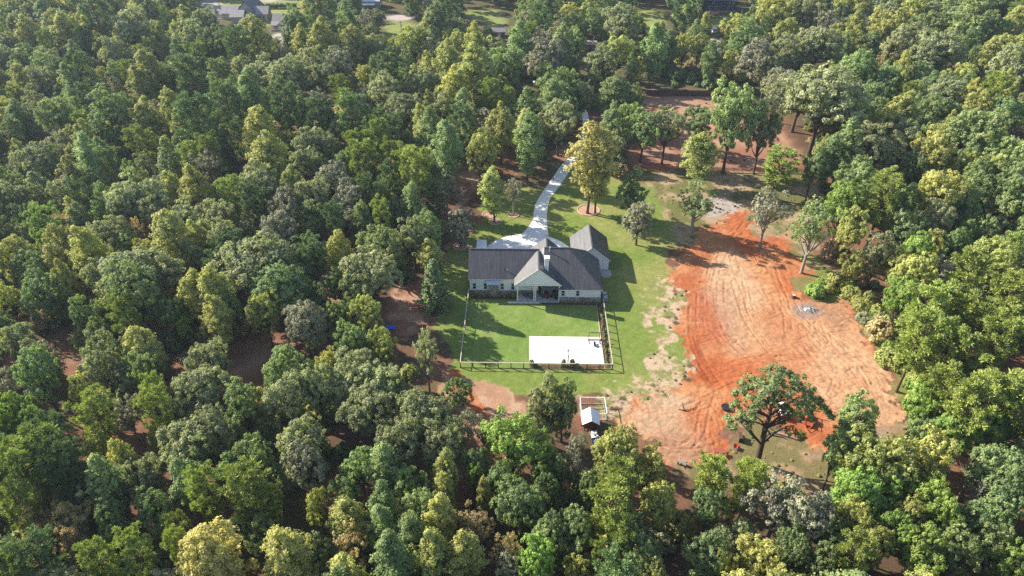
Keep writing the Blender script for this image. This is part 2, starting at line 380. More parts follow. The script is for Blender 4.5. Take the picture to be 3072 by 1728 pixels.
mx, my = ground(2413, 886); Z += 0.55 * np.exp(-(((X - mx) / 2.2) ** 2 + ((Y - my) / 1.1) ** 2)) * (.6 + .8 * fbm(X, Y, 1.0, 3))
flat = inside(X, Y, [(-13, 98), (20.5, 98), (21, 144), (-13, 146)]); Z[flat] = 0
edge = np.minimum(np.minimum(X - FX0, FX1 - X), np.minimum(Y - FY0, FY1 - Y)); Z *= sstep(0, 2, edge)
V = np.stack([X, Y, Z], -1).reshape(-1, 3); Cc = np.clip(Gcol, 0, 1).reshape(-1, 3)
FA = grid_faces(len(xs), len(ys)); fc = Gcls[:-1, :-1]
for cid, nm in ((0, 'forest_floor'), (1, 'lawn'), (2, 'bare_soil'), (3, 'rough_grass')):
    emit(nm, V, Cc, FA[fc == cid])
C2 = 2.5
xs2 = np.arange(-430, 431, C2); ys2 = np.arange(-40, 640, C2); X2, Y2 = np.meshgrid(xs2, ys2)
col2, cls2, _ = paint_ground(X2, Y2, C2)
F2 = grid_faces(len(xs2), len(ys2)); cx = X2[:-1, :-1] + C2 / 2; cy = Y2[:-1, :-1] + C2 / 2
keep = ~((cx > FX0 + 3) & (cx < FX1 - 3) & (cy > FY0 + 3) & (cy < FY1 - 3))
emit('ground', np.stack([X2, Y2, np.full(X2.shape, -0.05)], -1).reshape(-1, 3), np.clip(col2, 0, 1).reshape(-1, 3), F2[keep])
me = mesh_np('terrain', np.array([(-1100, -300, -.4), (1100, -300, -.4), (1100, 1500, -.4), (-1100, 1500, -.4)], float), np.array([[0, 1, 2, 3]]), M_GROUND)
color_attr(me, np.tile(c3((.07, .075, .035)), (4, 1))); tag(link('terrain', me), kind='structure')
def soil_height(x, y):
    i = int(round((x - FX0) / CELL)); j = int(round((y - FY0) / CELL))
    return float(Z[j, i]) if 0 <= j < Z.shape[0] and 0 <= i < Z.shape[1] else -0.05
# ------------------------------------------------------------------ foliage materials
def leaf_mat(name, dark, light, hue=0.12, transl=0.36, rough=0.6, spec=0.2):
    t = NT(name); at = t.n('Attribute'); at.attribute_name = 'tint'
    oi = t.n('ObjectInfo')
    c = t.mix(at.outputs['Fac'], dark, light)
    v = t.math('ADD', t.math('MULTIPLY', oi.outputs['Random'], 0.42), 0.90)
    hs = t.n('HueSaturation'); t.l(c, hs.inputs['Color']); t.l(v, hs.inputs['Value'])
    rnd2 = t.math('FRACT', t.math('MULTIPLY', oi.outputs['Random'], 17.31))
    h = t.math('ADD', t.math('MULTIPLY', rnd2, hue * 0.24), 0.5 - hue * 0.09); t.l(h, hs.inputs['Hue'])
    hs.inputs['Saturation'].default_value = 0.90
    t.set(hs.outputs[0], rough, spec)
    tr = t.n('BsdfTranslucent'); mx = t.n('MixShader'); mx.inputs[0].default_value = transl
    tc = t.mix(1.0, hs.outputs[0], (1.25, 1.35, 0.55), 'MULTIPLY'); t.l(tc, tr.inputs[0])
    t.l(t.b.outputs[0], mx.inputs[1]); t.l(tr.outputs[0], mx.inputs[2]); t.l(mx.outputs[0], t.out.inputs[0])
    return t.m
LEAF = {
 'o': leaf_mat('leaf_grey_green',   (0.152,0.176,0.086), (0.418,0.427,0.214)),
 'O': leaf_mat('leaf_deep_green',   (0.111,0.169,0.065), (0.310,0.376,0.138)),
 'u': leaf_mat('leaf_fresh_green',  (0.129,0.197,0.064), (0.361,0.428,0.151)),
 'y': leaf_mat('leaf_yellow_green', (0.212,0.231,0.056), (0.534,0.520,0.141)),
 'Y': leaf_mat('leaf_yellow',       (.25,.255,.040), (.50,.48,.105), .06),
 'g': leaf_mat('leaf_golden',       (0.310,0.282,0.069), (0.621,0.540,0.172), .06),
 'l': leaf_mat('leaf_bright_green', (0.140,0.212,0.032), (0.348,0.462,0.081)),
 'p': leaf_mat('needles_green',     (0.156,0.213,0.035), (0.405,0.449,0.081), .08, .18),
 'P': leaf_mat('needles_dark',      (0.092,0.152,0.056), (0.231,0.306,0.101), .08, .15),
 's': leaf_mat('leaf_silver_green', (0.165,0.166,0.110), (0.388,0.370,0.236), .08, .2),
 'r': leaf_mat('leaf_russet',       (0.242,0.164,0.081), (0.529,0.407,0.197)),
 'c': leaf_mat('leaf_cedar',        (0.074,0.127,0.044), (0.236,0.289,0.101), .08, .12),
}
def bark_mat(name, c):
    t = NT(name); f = t.noise(6.0, 6.0, .7, stretch=(1, 1, .25)); t.bump(f, .6, .03)
    return t.set(t.ramp(f, [(.3, tuple(x * .55 for x in c)), (.75, tuple(x * 1.35 for x in c))]), .9, .1)
BARK = bark_mat('bark_brown', (.10, .075, .058)); BARK_PALE = bark_mat('bark_pale', (.30, .265, .23)); BARK_PINE = bark_mat('bark_pine', (.13, .085, .06))
# ------------------------------------------------------------------ foliage geometry
def unit(v): return v / np.maximum(np.linalg.norm(v, axis=-1, keepdims=True), 1e-6)
def cards(C, N, S, r, narrow=0.72):
    n = len(C); N = unit(N); T = unit(np.cross(N, unit(r.normal(size=(n, 3))))); B = np.cross(N, T)
    S = np.asarray(S)[:, None]; k = r.uniform(.75, 1.0, (n, 1)) * narrow; fold = N * S * .22
    V = np.stack([C - T * S + fold, C + B * S * k, C + T * S + fold, C - B * S * k], 1)
    return V.reshape(-1, 3)
class Crown:
    def __init__(s, seed): s.r = np.random.default_rng(seed); s.V = []; s.T = []
    def clump(s, c, d, rad, n, size, tint, out=.55, flat=.8):
        """leaf cards filling a small tuft whose outside faces d"""
        r = s.r; p = unit(r.normal(size=(n, 3))) * (r.random((n, 1)) ** .45)
        p[:, 2] *= flat; nn = unit(p) * .55 + np.array(d) * out + np.array([0, 0, .35]) + r.normal(size=(n, 3)) * .42
        s.V.append(cards(np.array(c) + p * rad, nn, r.uniform(.65, 1.25, n) * size, r))
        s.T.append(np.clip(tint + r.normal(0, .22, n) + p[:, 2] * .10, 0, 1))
    def needles(s, c, d, rad, n, ln, tint):
        r = s.r; dirs = unit(r.normal(size=(n, 3)) + np.array(d) * .9 + np.array([0, 0, .35])); C = np.array(c) + dirs * rad * r.uniform(.25, 1, (n, 1))
        T = dirs; B = unit(np.cross(T, r.normal(size=(n, 3)))); S = ln * r.uniform(.7, 1.2, (n, 1)); w = S * .30
        s.V.append(np.stack([C - T * S, C + B * w, C + T * S, C - B * w], 1).reshape(-1, 3))
        s.T.append(np.clip(tint + r.normal(0, .15, n), 0, 1))
    def lobe(s, c, rad, cen, nclump, ncard, size, clr, tint):
        r = s.r; c = np.array(c); away = unit(c - np.array(cen))
        k = 0; tries = 0
        while k < nclump and tries < nclump * 8:
            tries += 1; d = unit(r.normal(size=3))
            if d @ away < -.25 or d[2] < -.75: continue
            s.clump(c + d * rad * r.uniform(.78, 1.08) * np.array([1, 1, .85]), d, clr * r.uniform(.75, 1.3), ncard, size, tint + r.normal(0, .18)); k += 1
    def arrays(s):
        V = np.concatenate(s.V); T = np.concatenate(s.T); return V, T
def crown_mesh(name, cr, mat):
    V, T = cr.arrays(); n = len(V) // 4
    me = mesh_np(name, V, np.arange(n * 4).reshape(n, 4), mat)
    a = me.attributes.new('tint', 'FLOAT', 'FACE'); a.data.foreach_set('value', T.astype(np.float32))
    return me
def limb(mb, a, b, r0, r1, rng, sag=.12, n=5):
    a = Vector(a); b = Vector(b); L = (b - a).length; pts = []
    off = Vector((rng.normal(), rng.normal(), abs(rng.normal()) * .6 + .2)) * L * sag
    for i in range(n):
        t = i / (n - 1); pts.append(a.lerp(b, t) + off * math.sin(math.pi * t))
    mb.tube(pts, [r0 + (r1 - r0) * i / (n - 1) for i in range(n)], 5, False); return pts
def trunk_of(pts, rads, limbs, rng, twigs=0):
    mb = MB(); P = [Vector(p) for p in pts]
    flare = [P[0] - Vector((0, 0, .25))] + [P[0] + (P[1] - P[0]) * .12] + P[1:]
    mb.tube(flare, [rads[0] * 1.45, rads[0] * 1.02] + list(rads[1:]), 9, False)
    def at(z):
        for i in range(len(P) - 1):
            if P[i + 1].z >= z or i == len(P) - 2:
                t = min(max((z - P[i].z) / max(P[i + 1].z - P[i].z, .01), 0), 1); return P[i].lerp(P[i + 1], t), rads[i] * (1 - t) + rads[i + 1] * t
    for e, zf in limbs:
        a, ra = at(zf); L = (Vector(e) - a).length
        pts2 = limb(mb, a, e, min(ra * .75, .05 + L * .035), .035, rng)
        for k in range(twigs):
            q = pts2[rng.integers(2, 5)]; limb(mb, q, q + Vector((rng.normal(), rng.normal(), rng.normal() * .5 + .4)) * L * .28, .035, .012, rng, .1, 3)
    return mb
PROTO = {}
def proto(key, R, H, crown, trunk, mat, bark):
    cm = crown_mesh('crown', crown, mat) if crown else None
    if crown:
        V = crown.arrays()[0]; R = float(np.percentile(np.hypot(V[:, 0], V[:, 1]), 97)); H = float(np.percentile(V[:, 2], 99.8))
    tm = trunk.mesh('trunk', bark)
    for p in tm.polygons: p.use_smooth = True
    PROTO.setdefault(key, []).append((R, H, cm, tm))
def gen_oak(key, seed, R=5.2, H=16.0, zc=9.4, rz=6.2, nl=30, lr=(.9, 2.3), ncl=12, ncard=36, size=.215, mat='o', drop=0.0, bark=None, clr=.58, low=-.8):
    r = np.random.default_rng(seed); cr = Crown(seed + 100); cen = np.array([0, 0, zc]); lobes = []; ang = r.uniform(0, 6)
    ax = r.uniform(.85, 1.15); ph = r.uniform(0, 6.28, 3)
    for i in range(nl):
        t = (i + .5) / nl; ct = 1 - t * (1 - low); st = math.sqrt(max(0, 1 - ct * ct)); ang += 2.399 + r.normal(0, .3)
        if r.random() < drop: continue
        f = r.uniform(.5, .86) * (1 + .16 * math.sin(2 * ang + ph[0]) + .10 * math.sin(3 * ang + ph[1])); rad = r.uniform(*lr) * (1 if ct > -.2 else .8)
        if ct < -.1: f *= .88
        c = cen + np.array([math.cos(ang) * st * R * f * ax, math.sin(ang) * st * R * f / ax, ct * rz * f + r.normal(0, .4)])
        if c[2] < (1.0 if key == 'low' else 2.2): continue
        lobes.append((c, rad)); cr.lobe(c, rad, cen - np.array([0, 0, 2.5]), max(4, int(ncl * (rad / 1.6) ** 1.6)), ncard, size, clr, r.uniform(.3, .66))
    for i in range(int(nl * 1.0)):                                   # inner leaves
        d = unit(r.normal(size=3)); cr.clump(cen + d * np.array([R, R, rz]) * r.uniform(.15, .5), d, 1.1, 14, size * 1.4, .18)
    th = zc - rz * .25; lean = r.normal(0, .35, 2)
    pts = [(0, 0, 0), (lean[0] * .5, lean[1] * .5, th * .55), (lean[0], lean[1], th), (lean[0] * 1.1, lean[1] * 1.1, zc + rz * .35)]
    tr = trunk_of(pts, [.34, .27, .2, .06], [(c * .9 + cen * .1, max(2.2, min(c[2] - 2.0, th) * r.uniform(.6, 1))) for c, _ in lobes], r)
    proto(key, R, H, cr, tr, LEAF[mat], bark or BARK)
def gen_upright(key, seed, R=3.5, H=19.0, z0=2.5, mat='u', peak=.36, ncl=300, ncard=36, size=.215, tops=1):
    r = np.random.default_rng(seed); cr = Crown(seed + 100); ends = []
    heads = [(r.normal(0, .25), r.normal(0, .25), H)] + [(math.cos(a) * R * .42, math.sin(a) * R * .42, H * r.uniform(.82, .94)) for a in r.uniform(0, 6.28, tops - 1)]
    for i in range(ncl):
        hx, hy, hz = heads[i % len(heads)]; k = 1 if len(heads) == 1 else .74
        t = r.random() ** .85; z = z0 + (hz - z0) * t
        prof = min(1, (t / peak) ** .6) * (1 - max(0, (t - peak) / (1 - peak)) ** 1.7) ** .85 if t < .995 else .05
        a = r.uniform(0, 6.28); rr = R * k * prof * (.55 + .5 * r.random() ** .7) * (1 + .22 * math.sin(3 * a + t * 9 + seed) + .15 * math.sin(7 * a - t * 21))
        bx, by = hx * (.3 + .7 * t), hy * (.3 + .7 * t)
        d = unit(np.array([math.cos(a), math.sin(a), .55])); c = np.array([bx + math.cos(a) * rr, by + math.sin(a) * rr, z])
        cr.clump(c, d, r.uniform(.38, .95), ncard, size, r.uniform(.25, .68) + .1 * (t - .5), flat=1.0)
        if i % 9 == 0: ends.append((c, max(1.5, z - rr * .6)))
    for i in range(26):
        t = r.uniform(.1, .8); a = r.uniform(0, 6.28); cr.clump((math.cos(a) * R * .3, math.sin(a) * R * .3, z0 + (H - z0) * t), (0, 0, 1), 1.0, 16, size * 1.3, .15)
    tr = trunk_of([(0, 0, 0), (r.normal(0, .1), r.normal(0, .1), H * .3), (r.normal(0, .2), r.normal(0, .2), H * .65), heads[0]], [.28, .22, .14, .03], ends, r)
    proto(key, R, H, cr, tr, LEAF[mat], BARK)
def gen_pine(key, seed, R=3.7, H=20.0, z0=8.5, mat='p', nb=46, size=.30):
    r = np.random.default_rng(seed); cr = Crown(seed + 100); ends = []; a = 0
    for i in range(nb):
        t = (i + r.random()) / nb; z = z0 + (H - z0) * t; a += 2.4 + r.normal(0, .4)
        L = R * (.30 + .70 * math.sin(math.pi * min(1, .22 + .74 * (1 - t))) ** .8) * r.uniform(.62, 1.1) * (1.0 if t < .85 else .75)
        up = .12 + .55 * t; e = np.array([math.cos(a) * L, math.sin(a) * L, z + L * up]); ends.append((e, z))
        for k in range(4 if L > 1.6 else 2):
            f = r.uniform(.55, 1.05); c = np.array([math.cos(a) * L * f, math.sin(a) * L * f, z + L * up * f]) + r.normal(0, .32, 3)
            d = unit(np.array([math.cos(a), math.sin(a), .7])); cr.needles(c, d, .82, 62, size, r.uniform(.3, .7))
    for k in range(8): cr.needles((r.normal(0, .5), r.normal(0, .5), H - r.random() * 1.6), (0, 0, 1), .75, 50, size, .55)
    tr = trunk_of([(0, 0, 0), (r.normal(0, .15), r.normal(0, .15), H * .4), (r.normal(0, .2), r.normal(0, .2), H * .7), (0, 0, H - .3)], [.30, .25, .17, .04], ends, r)
    proto(key, R, H, cr, tr, LEAF[mat], BARK_PINE)
def gen_cedar(key, seed, R=2.3, H=8.5, mat='c'):
    r = np.random.default_rng(seed); cr = Crown(seed + 100); ends = []
    for i in range(150):
        t = r.random() ** 1.15; z = .5 + (H - .5) * t; rr = R * (1 - t) ** .75 * r.uniform(.68, 1.08); a = r.uniform(0, 6.28)
        c = np.array([math.cos(a) * rr, math.sin(a) * rr, z]); d = unit(np.array([math.cos(a), math.sin(a), .8]))
        cr.clump(c, d, .5, 34, .2, r.uniform(.25, .6), flat=1.2)
        if i % 8 == 0: ends.append((c * np.array([.8, .8, 1]), max(.4, z - .5)))
    tr = trunk_of([(0, 0, 0), (0, 0, H * .5), (0, 0, H - .5)], [.16, .1, .02], ends, r); proto(key, R, H, cr, tr, LEAF[mat], BARK)
def gen_bush(key, seed, R=1.7, H=2.6, mat='y'):
    r = np.random.default_rng(seed); cr = Crown(seed + 100); ends = []
    for i in range(42):
        d = unit(r.normal(size=3)); d[2] = abs(d[2]); c = np.array([d[0] * R * .8, d[1] * R * .8, .35 + d[2] * (H - .8)]) * np.array([1, 1, r.uniform(.6, 1.05)])
        cr.clump(c, d, .5, 30, .2, r.uniform(.25, .65)); 
        if i % 6 == 0: ends.append((c, .3))
    tr = trunk_of([(0, 0, 0), (0, 0, .6), (0, 0, H * .6)], [.07, .06, .02], ends, r); proto(key, R, H, cr, tr, LEAF[mat], BARK)
def gen_dead(key, seed, R=3.0, H=11.0):
    r = np.random.default_rng(seed); mb = MB()
    pts = [(0, 0, -.2), (.1, .05, H * .35), (.25, -.1, H * .6), (.2, .1, H)]; mb.tube(pts, [.24, .17, .11, .02], 7, False)
    for i in range(26):
        z = H * r.uniform(.35, .95); a = r.uniform(0, 6.28); L = R * r.uniform(.5, 1.1) * (1.25 - z / H)
        p = limb(mb, (.15, 0, z), (math.cos(a) * L, math.sin(a) * L, z + L * r.uniform(.4, 1.1)), .07, .018, r, .15)
        for k in range(4):
            q = p[r.integers(1, 5)]; limb(mb, q, q + Vector((r.normal(), r.normal(), abs(r.normal()) + .3)) * .7, .028, .01, r, .1, 3)
    proto(key, R, H, None, mb, None, BARK_PALE)
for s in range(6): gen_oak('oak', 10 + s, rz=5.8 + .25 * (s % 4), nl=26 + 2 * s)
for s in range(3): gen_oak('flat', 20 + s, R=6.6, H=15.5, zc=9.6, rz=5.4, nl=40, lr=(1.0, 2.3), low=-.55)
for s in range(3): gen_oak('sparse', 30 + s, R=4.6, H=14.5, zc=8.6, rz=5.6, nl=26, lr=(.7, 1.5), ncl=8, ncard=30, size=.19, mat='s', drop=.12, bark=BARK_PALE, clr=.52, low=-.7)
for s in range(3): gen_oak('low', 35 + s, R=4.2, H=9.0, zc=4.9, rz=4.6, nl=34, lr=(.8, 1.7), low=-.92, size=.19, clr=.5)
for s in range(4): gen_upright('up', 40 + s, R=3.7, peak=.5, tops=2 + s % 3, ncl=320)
for s in range(3): gen_upright('multi', 45 + s, R=4.3, H=19, z0=3.5, ncl=360, tops=4 + s, mat='y', peak=.42, ncard=36, size=.22)
for s in range(2): gen_upright('vase', 90 + s, R=5.0, H=22, z0=5.0, ncl=430, tops=6, mat='g', peak=.66, ncard=30, size=.27)
for s in range(4): gen_pine('pine', 50 + s, z0=6.0 + s)
for s in range(2): gen_cedar('cedar', 60 + s)
for s in range(2): gen_bush('bush', 70 + s)
for s in range(2): gen_dead('dead', 80 + s)
# ------------------------------------------------------------------ building materials
def shingle_mat(name, lo, hi):
    t = NT(name)
    streak = t.noise(1.1, 5.0, .6, stretch=(2.6, .22, .22)); fine = t.noise(9.0, 4.0, .7); tc = t.n('TexCoord')
    br = t.n('TexBrick'); br.inputs['Scale'].default_value = 1.0; br.inputs['Brick Width'].default_value = .33; br.inputs['Row Height'].default_value = .14; br.inputs['Mortar Size'].default_value = .008
    br.inputs['Color1'].default_value = (.8,.8,.8,1); br.inputs['Color2'].default_value = (1.15,1.15,1.15,1); br.inputs['Mortar'].default_value = (.45,.45,.45,1); t.l(tc.outputs['Object'], br.inputs['Vector'])
    c = t.ramp(t.math('ADD', t.math('MULTIPLY', streak, .75), t.math('MULTIPLY', fine, .25)), [(.33, lo), (.62, hi)])
    c = t.mix(1.0, c, br.outputs['Color'], 'MULTIPLY'); t.bump(fine, .10, .02)
    return t.set(c, .52, .85)
M_ROOF = shingle_mat('roof_shingle', (.036, .033, .037), (.100, .094, .101))
M_SIDING = M_plain('white_siding', (.84, .85, .86), .5, .3, 0, .05, 1.5)
M_TRIM = M_plain('white_trim', (.80, .80, .79), .45, .3, 0, .04)
M_CONC = None
def stone_mat():
    t = NT('ledge_stone'); tc = t.n('TexCoord'); vo = t.n('TexVoronoi'); mp = t.n('Mapping'); mp.inputs['Scale'].default_value = (2.6, 2.6, 5.0)
    t.l(tc.outputs['Object'], mp.inputs[0]); t.l(mp.outputs[0], vo.inputs['Vector']); vo.inputs['Scale'].default_value = 1.0
    bw = t.n('RGBToBW'); t.l(vo.outputs['Color'], bw.inputs[0]); c = t.ramp(bw.outputs[0], [(.15, (.15,.12,.10)), (.5, (.30,.25,.20)), (.85, (.46,.41,.35))])
    t.bump(vo.outputs['Distance'], .8, .06); return t.set(c, .85, .2)
M_STONE = stone_mat()
def glass_mat():
    t = NT('window_glass'); return t.set((.018, .022, .028), .06, .6)
M_GLASS = glass_mat()
M_METAL_PALE = M_plain('galvanised_metal', (.62, .66, .70), .35, .5, .55, .12)
M_DARKMETAL = M_plain('dark_metal', (.035, .035, .038), .45, .4, .3)
M_WOOD = M_plain('weathered_wood', (.30, .22, .16), .8, .15, 0, .35, 5)
M_WOOD_PALE = M_plain('pale_wood', (.52, .44, .365), .75, .15, 0, .2, 4)
M_WOOD_DARK = M_plain('dark_stained_wood', (.11, .065, .045), .8, .15, 0, .35, 5)
M_WOOD_RED = M_plain('red_stained_wood', (.30, .085, .055), .75, .2, 0, .25, 4)
M_MULCH = M_plain('bark_mulch', (.11, .055, .042), .95, .05, 0, .7, 5)
M_RUBBER = M_plain('black_rubber', (.022, .022, .024), .75, .25)
def concrete(name, c, stain=None, joints=None):
    t = NT(name); a = t.noise(.5, 5.0, .6); b = t.noise(7.0, 5.0, .65)
    col = t.ramp(a, [(.3, tuple(x * .92 for x in c)), (.7, c)]); col = t.mix(1.0, col, t.ramp(b, [(.3, (.93,.93,.93)), (.7, (1.04,1.04,1.04))]), 'MULTIPLY')
    if stain: 
        s = t.ramp(t.noise(.35, 3.0, .5), [(.60, (0,0,0)), (.70, (1,1,1))]); col = t.mix(t.math('MULTIPLY', s, .55), col, stain)
    t.bump(b, .2, .01); return t.set(col, .8, .25)
M_DRIVE = concrete('driveway_concrete', (.80, .775, .73)); M_SLAB = concrete('court_concrete', (.80, .775, .745), (.62, .47, .33)); M_PATIO = concrete('patio_concrete', (.50, .47, .45))
# ------------------------------------------------------------------ driveway
T12 = lambda x, y: ground(1340 + x / 3.622, 340 + y / 3.622)
left = [T12(*p) for p in ((1440,-60),(1470,20),(1478,150),(1440,300),(1375,430),(1290,520),(1235,580),(1150,700),(1060,830),(985,950),(950,1050),(938,1150),(895,1225),(815,1315))]
right = [T12(*p) for p in ((1500,-60),(1540,20),(1548,150),(1520,310),(1480,440),(1410,530),(1355,590),(1295,690),(1215,805),(1135,912),(1102,1000),(1090,1110),(1094,1230),(1108,1330))]
def densify(P, n=5):
    q = np.array(P); out = []
    for i in range(len(q) - 1):
        p0, p1, p2, p3 = q[max(i - 1, 0)], q[i], q[i + 1], q[min(i + 2, len(q) - 1)]
        for k in range(n):
            t = k / n; out.append(tuple(.5 * (2 * p1 + (p2 - p0) * t + (2 * p0 - 5 * p1 + 4 * p2 - p3) * t * t + (3 * p1 - p0 - 3 * p2 + p3) * t ** 3)))
    out.append(tuple(q[-1])); return out
left, right = densify(left), densify(right)
mb = MB(); n = len(left); vs = [(*p, .03) for p in left] + [(*p, .03) for p in right] + [(*p, -.15) for p in left] + [(*p, -.15) for p in right]
fs = [(i, i + 1, n + i + 1, n + i) for i in range(n - 1)] + [(i, i + 2 * n, i + 1 + 2 * n, i + 1) for i in range(n - 1)] + [(n + i, n + i + 1, 3 * n + i + 1, 3 * n + i) for i in range(n - 1)]
mb.add(vs, fs); tag(mb.build('driveway', M_DRIVE), kind='structure')
# the turnaround behind the house
lx, ly = T12(430, 1449); tx, ty = T12(900, 1318); rx, ry = T12(1340, 1440)
cxm = (lx + rx) / 2; a_ = (rx - lx) / 2 + 1.0
circ = [(cxm + a_ * math.cos(t), 138.0 + (ty - 138.0 + .3) * math.sin(t)) for t in np.linspace(0, math.pi, 48)] + [(cxm - a_, 133.5), (10.6, 133.5), (10.6, 136.0), (cxm + a_, 136.5)]
tag(MB().slab(circ, -.15, .036).build('turnaround', M_SLAB), kind='structure')
jt = MB(); arc = [(cxm + .5 + a_ * .70 * math.cos(t), 136.5 + (ty - 139.5) * math.sin(t), .037) for t in np.linspace(.05, math.pi - .05, 40)]; jt.tube(arc, .03, 4); tag(jt.build('expansion_joint', M_PATIO, bpy.data.objects['turnaround']))
# ------------------------------------------------------------------ court slab, patio, beds
tag(MB().box(1.46, 15.95, 100.85, 109.1, -.15, .075).build('court_slab', M_SLAB, None, .02), kind='structure')
tag(MB().slab([(-3.2, 120.25), (3.7, 120.25), (3.7, 120.75), (-3.2, 120.75)], -.1, .10).build('stone_step', M_SLAB), kind='structure')
def bed(name, poly, h=.07):
    P = np.array(poly); x0, y0 = P.min(0); x1, y1 = P.max(0); st = .22
    xs_ = np.arange(x0, x1 + .01, st); ys_ = np.arange(y0, y1 + .01, st); Xb, Yb = np.meshgrid(xs_, ys_); Zb = h + (vnoise(Xb, Yb, .4, 3) - .5) * .09
    Zb[0] = Zb[-1] = -.02; Zb[:, 0] = Zb[:, -1] = -.02
    me = mesh_np(name, np.stack([Xb, Yb, Zb], -1).reshape(-1, 3), grid_faces(len(xs_), len(ys_)).reshape(-1, 4), M_MULCH); return tag(link(name, me), kind='structure')
bed('planting_bed', [(16.15, 99.7), (17.3, 120.4)]); bed('planting_bed', [(1.5, 99.62), (16.1, 100.8)]); bed('planting_bed', [(-11.4, 121.6), (-1.4, 123.1)]); bed('planting_bed', [(4.0, 119.9), (17.0, 120.7)])
e = empty('bed_edging', (16.05, 110, 0), 0, 'long pale timber edging between lawn and mulch bed', 'edging'); 
for k in range(8): MB().box(16.0, 16.1, 100.9 + k * 2.4, 100.9 + k * 2.4 + 2.38, -.05, .16).build('timber', M_WOOD_PALE, e)
# ------------------------------------------------------------------ the house
house = empty('house', (3.0, 126.0, 0), 0, 'white board-and-batten ranch house with dark shingle roof and stone base', 'house')
S = .83
def gable_x(x0, x1, ye, ze, yr, zr, yb, name='roof', par=house):      # ridge along x
    mb = MB(); mb.prism_x([(ye, ze - .06), (ye, ze), (yr, zr), (yb, ze), (yb, ze - .06), (yr, zr - .2)], x0, x1); return mb.build(name, M_ROOF, par)
def gable_y(x0, xr, x1, ze, zr, y0, y1, name='roof', par=house):
    mb = MB(); mb.prism([(x0, ze - .06), (x0, ze), (xr, zr), (x1, ze), (x1, ze - .06), (xr, zr - .2)], y0, y1); return mb.build(name, M_ROOF, par)
# walls: siding over a stone base
w = MB(); w.box(-11.6, 3.4, 123.2, 132.8, 1.42, 4.55); w.box(7.95, 16.85, 120.8, 131.8, 1.56, 3.72); w.box(3.4, 8.2, 124.6, 132.6, .3, 4.4)
w.prism_x([(123.25, 4.5), (127.9, 8.7), (132.7, 4.5)], -11.58, -11.3); w.prism([(14.2, 3.6), (14.2, 5.9), (16.83, 3.6)], 131.2, 131.78)
w.build('wall', M_SIDING, house)
b = MB(); b.box(-11.68, 3.3, 123.1, 132.88, -.4, 1.42); b.box(7.9, 16.93, 120.72, 131.88, -.4, 1.56); b.build('stone_base', M_STONE, house)
MB().box(-11.72, -1.1, 123.06, 123.2, 1.42, 1.50).build('sill_band', M_TRIM, house); MB().box(7.88, 16.97, 120.68, 120.8, 1.56, 1.64).build('sill_band', M_TRIM, house)
def batten(bx, par=house): MB().box(*bx).build('batten', M_SIDING, par)
for i in range(26):
    x = -11.5 + i * .41
    if x > -1.3: break
    batten((x - .028, x + .028, 123.165, 123.2, 1.5, 4.52))
for i in range(22): x = 8.05 + i * .41; batten((x - .028, x + .028, 120.765, 120.8, 1.64, 3.7))
# roofs
gable_x(-11.97, 3.6, 122.78, 4.62, 128.1, 9.02, 133.4)
hip = MB(); ze = 3.76
hv = [(-.5, 120.35, ze), (17.25, 120.35, ze), (17.25, 132.2, ze), (14.3, 132.2, 6.13), (9.9, 128.0, 9.58), (4.6, 128.0, 9.58), (-.5, 128.0, 5.4), (4.0, 132.2, 6.13), (-.5, 132.2, 5.4),
      (-.5, 120.35, ze - .05), (17.25, 120.35, ze - .05), (17.25, 132.2, ze - .05), (14.3, 132.2, ze - .05), (-.5, 132.2, ze - .05)]
hv[0] = (4.2, 120.35, ze); hv[9] = (4.2, 120.35, ze - .05); hv[6] = (4.0, 128.0, 9.05); hv[8] = (4.0, 132.2, 6.1); hv[13] = (4.0, 132.2, ze - .05)
hip.add(hv, [(0, 1, 4, 5), (1, 2, 3, 4), (4, 3, 7, 5), (5, 6, 0), (5, 7, 6), (0, 9, 10, 1), (1, 10, 11, 2), (2, 11, 12, 3), (9, 13, 12, 11, 10), (3, 12, 13, 7), (6, 7, 13, 9, 0)])
hip.build('roof', M_ROOF, house)
gable_y(-1.85, 3.3, 8.42, 4.76, 9.02, 120.4, 127.6)                                   # porch gable
gable_y(.9, 5.2, 9.4, 4.9, 8.45, 127.0, 133.9)                                       # gable at the back
rc = MB(); rc.bar((-11.97, 128.1, 9.04), (3.4, 128.1, 9.04), .28, .05); rc.bar((4.6, 128.0, 9.6), (9.9, 128.0, 9.6), .28, .05); rc.bar((9.9, 128.0, 9.6), (17.2, 120.4, 3.8), .26, .05)
rc.bar((3.3, 120.42, 9.04), (3.3, 127.4, 9.04), .28, .05); rc.bar((5.2, 127.2, 8.47), (5.2, 133.88, 8.47), .28, .05); rc.bar((9.9, 128.0, 9.6), (14.2, 132.1, 6.2), .26, .05); rc.build('ridge_cap', M_ROOF, house)
def rake(mb, a, b, w=.22, t=.07):
    a = Vector(a); b = Vector(b); d = (b - a).normalized(); nrm = Vector((-d.z, 0, d.x)); 
    if nrm.z > 0: nrm = -nrm
    mb.add([a, b, b + nrm * w, a + nrm * w] + [p + Vector((0, t, 0)) for p in (a, b, b + nrm * w, a + nrm * w)], [(0,1,2,3),(7,6,5,4),(0,4,5,1),(1,5,6,2),(2,6,7,3),(3,7,4,0)])
fb = MB()
fb.box(-11.9, -1.9, 122.80, 122.86, 4.36, 4.565); fb.box(8.45, 17.2, 120.37, 120.43, 3.50, 3.705); fb.box(17.14, 17.2, 120.43, 132.1, 3.5, 3.70); fb.box(-11.9, -1.9, 122.86, 123.2, 4.40, 4.44); fb.box(8.45, 16.9, 120.43, 120.8, 3.53, 3.57)
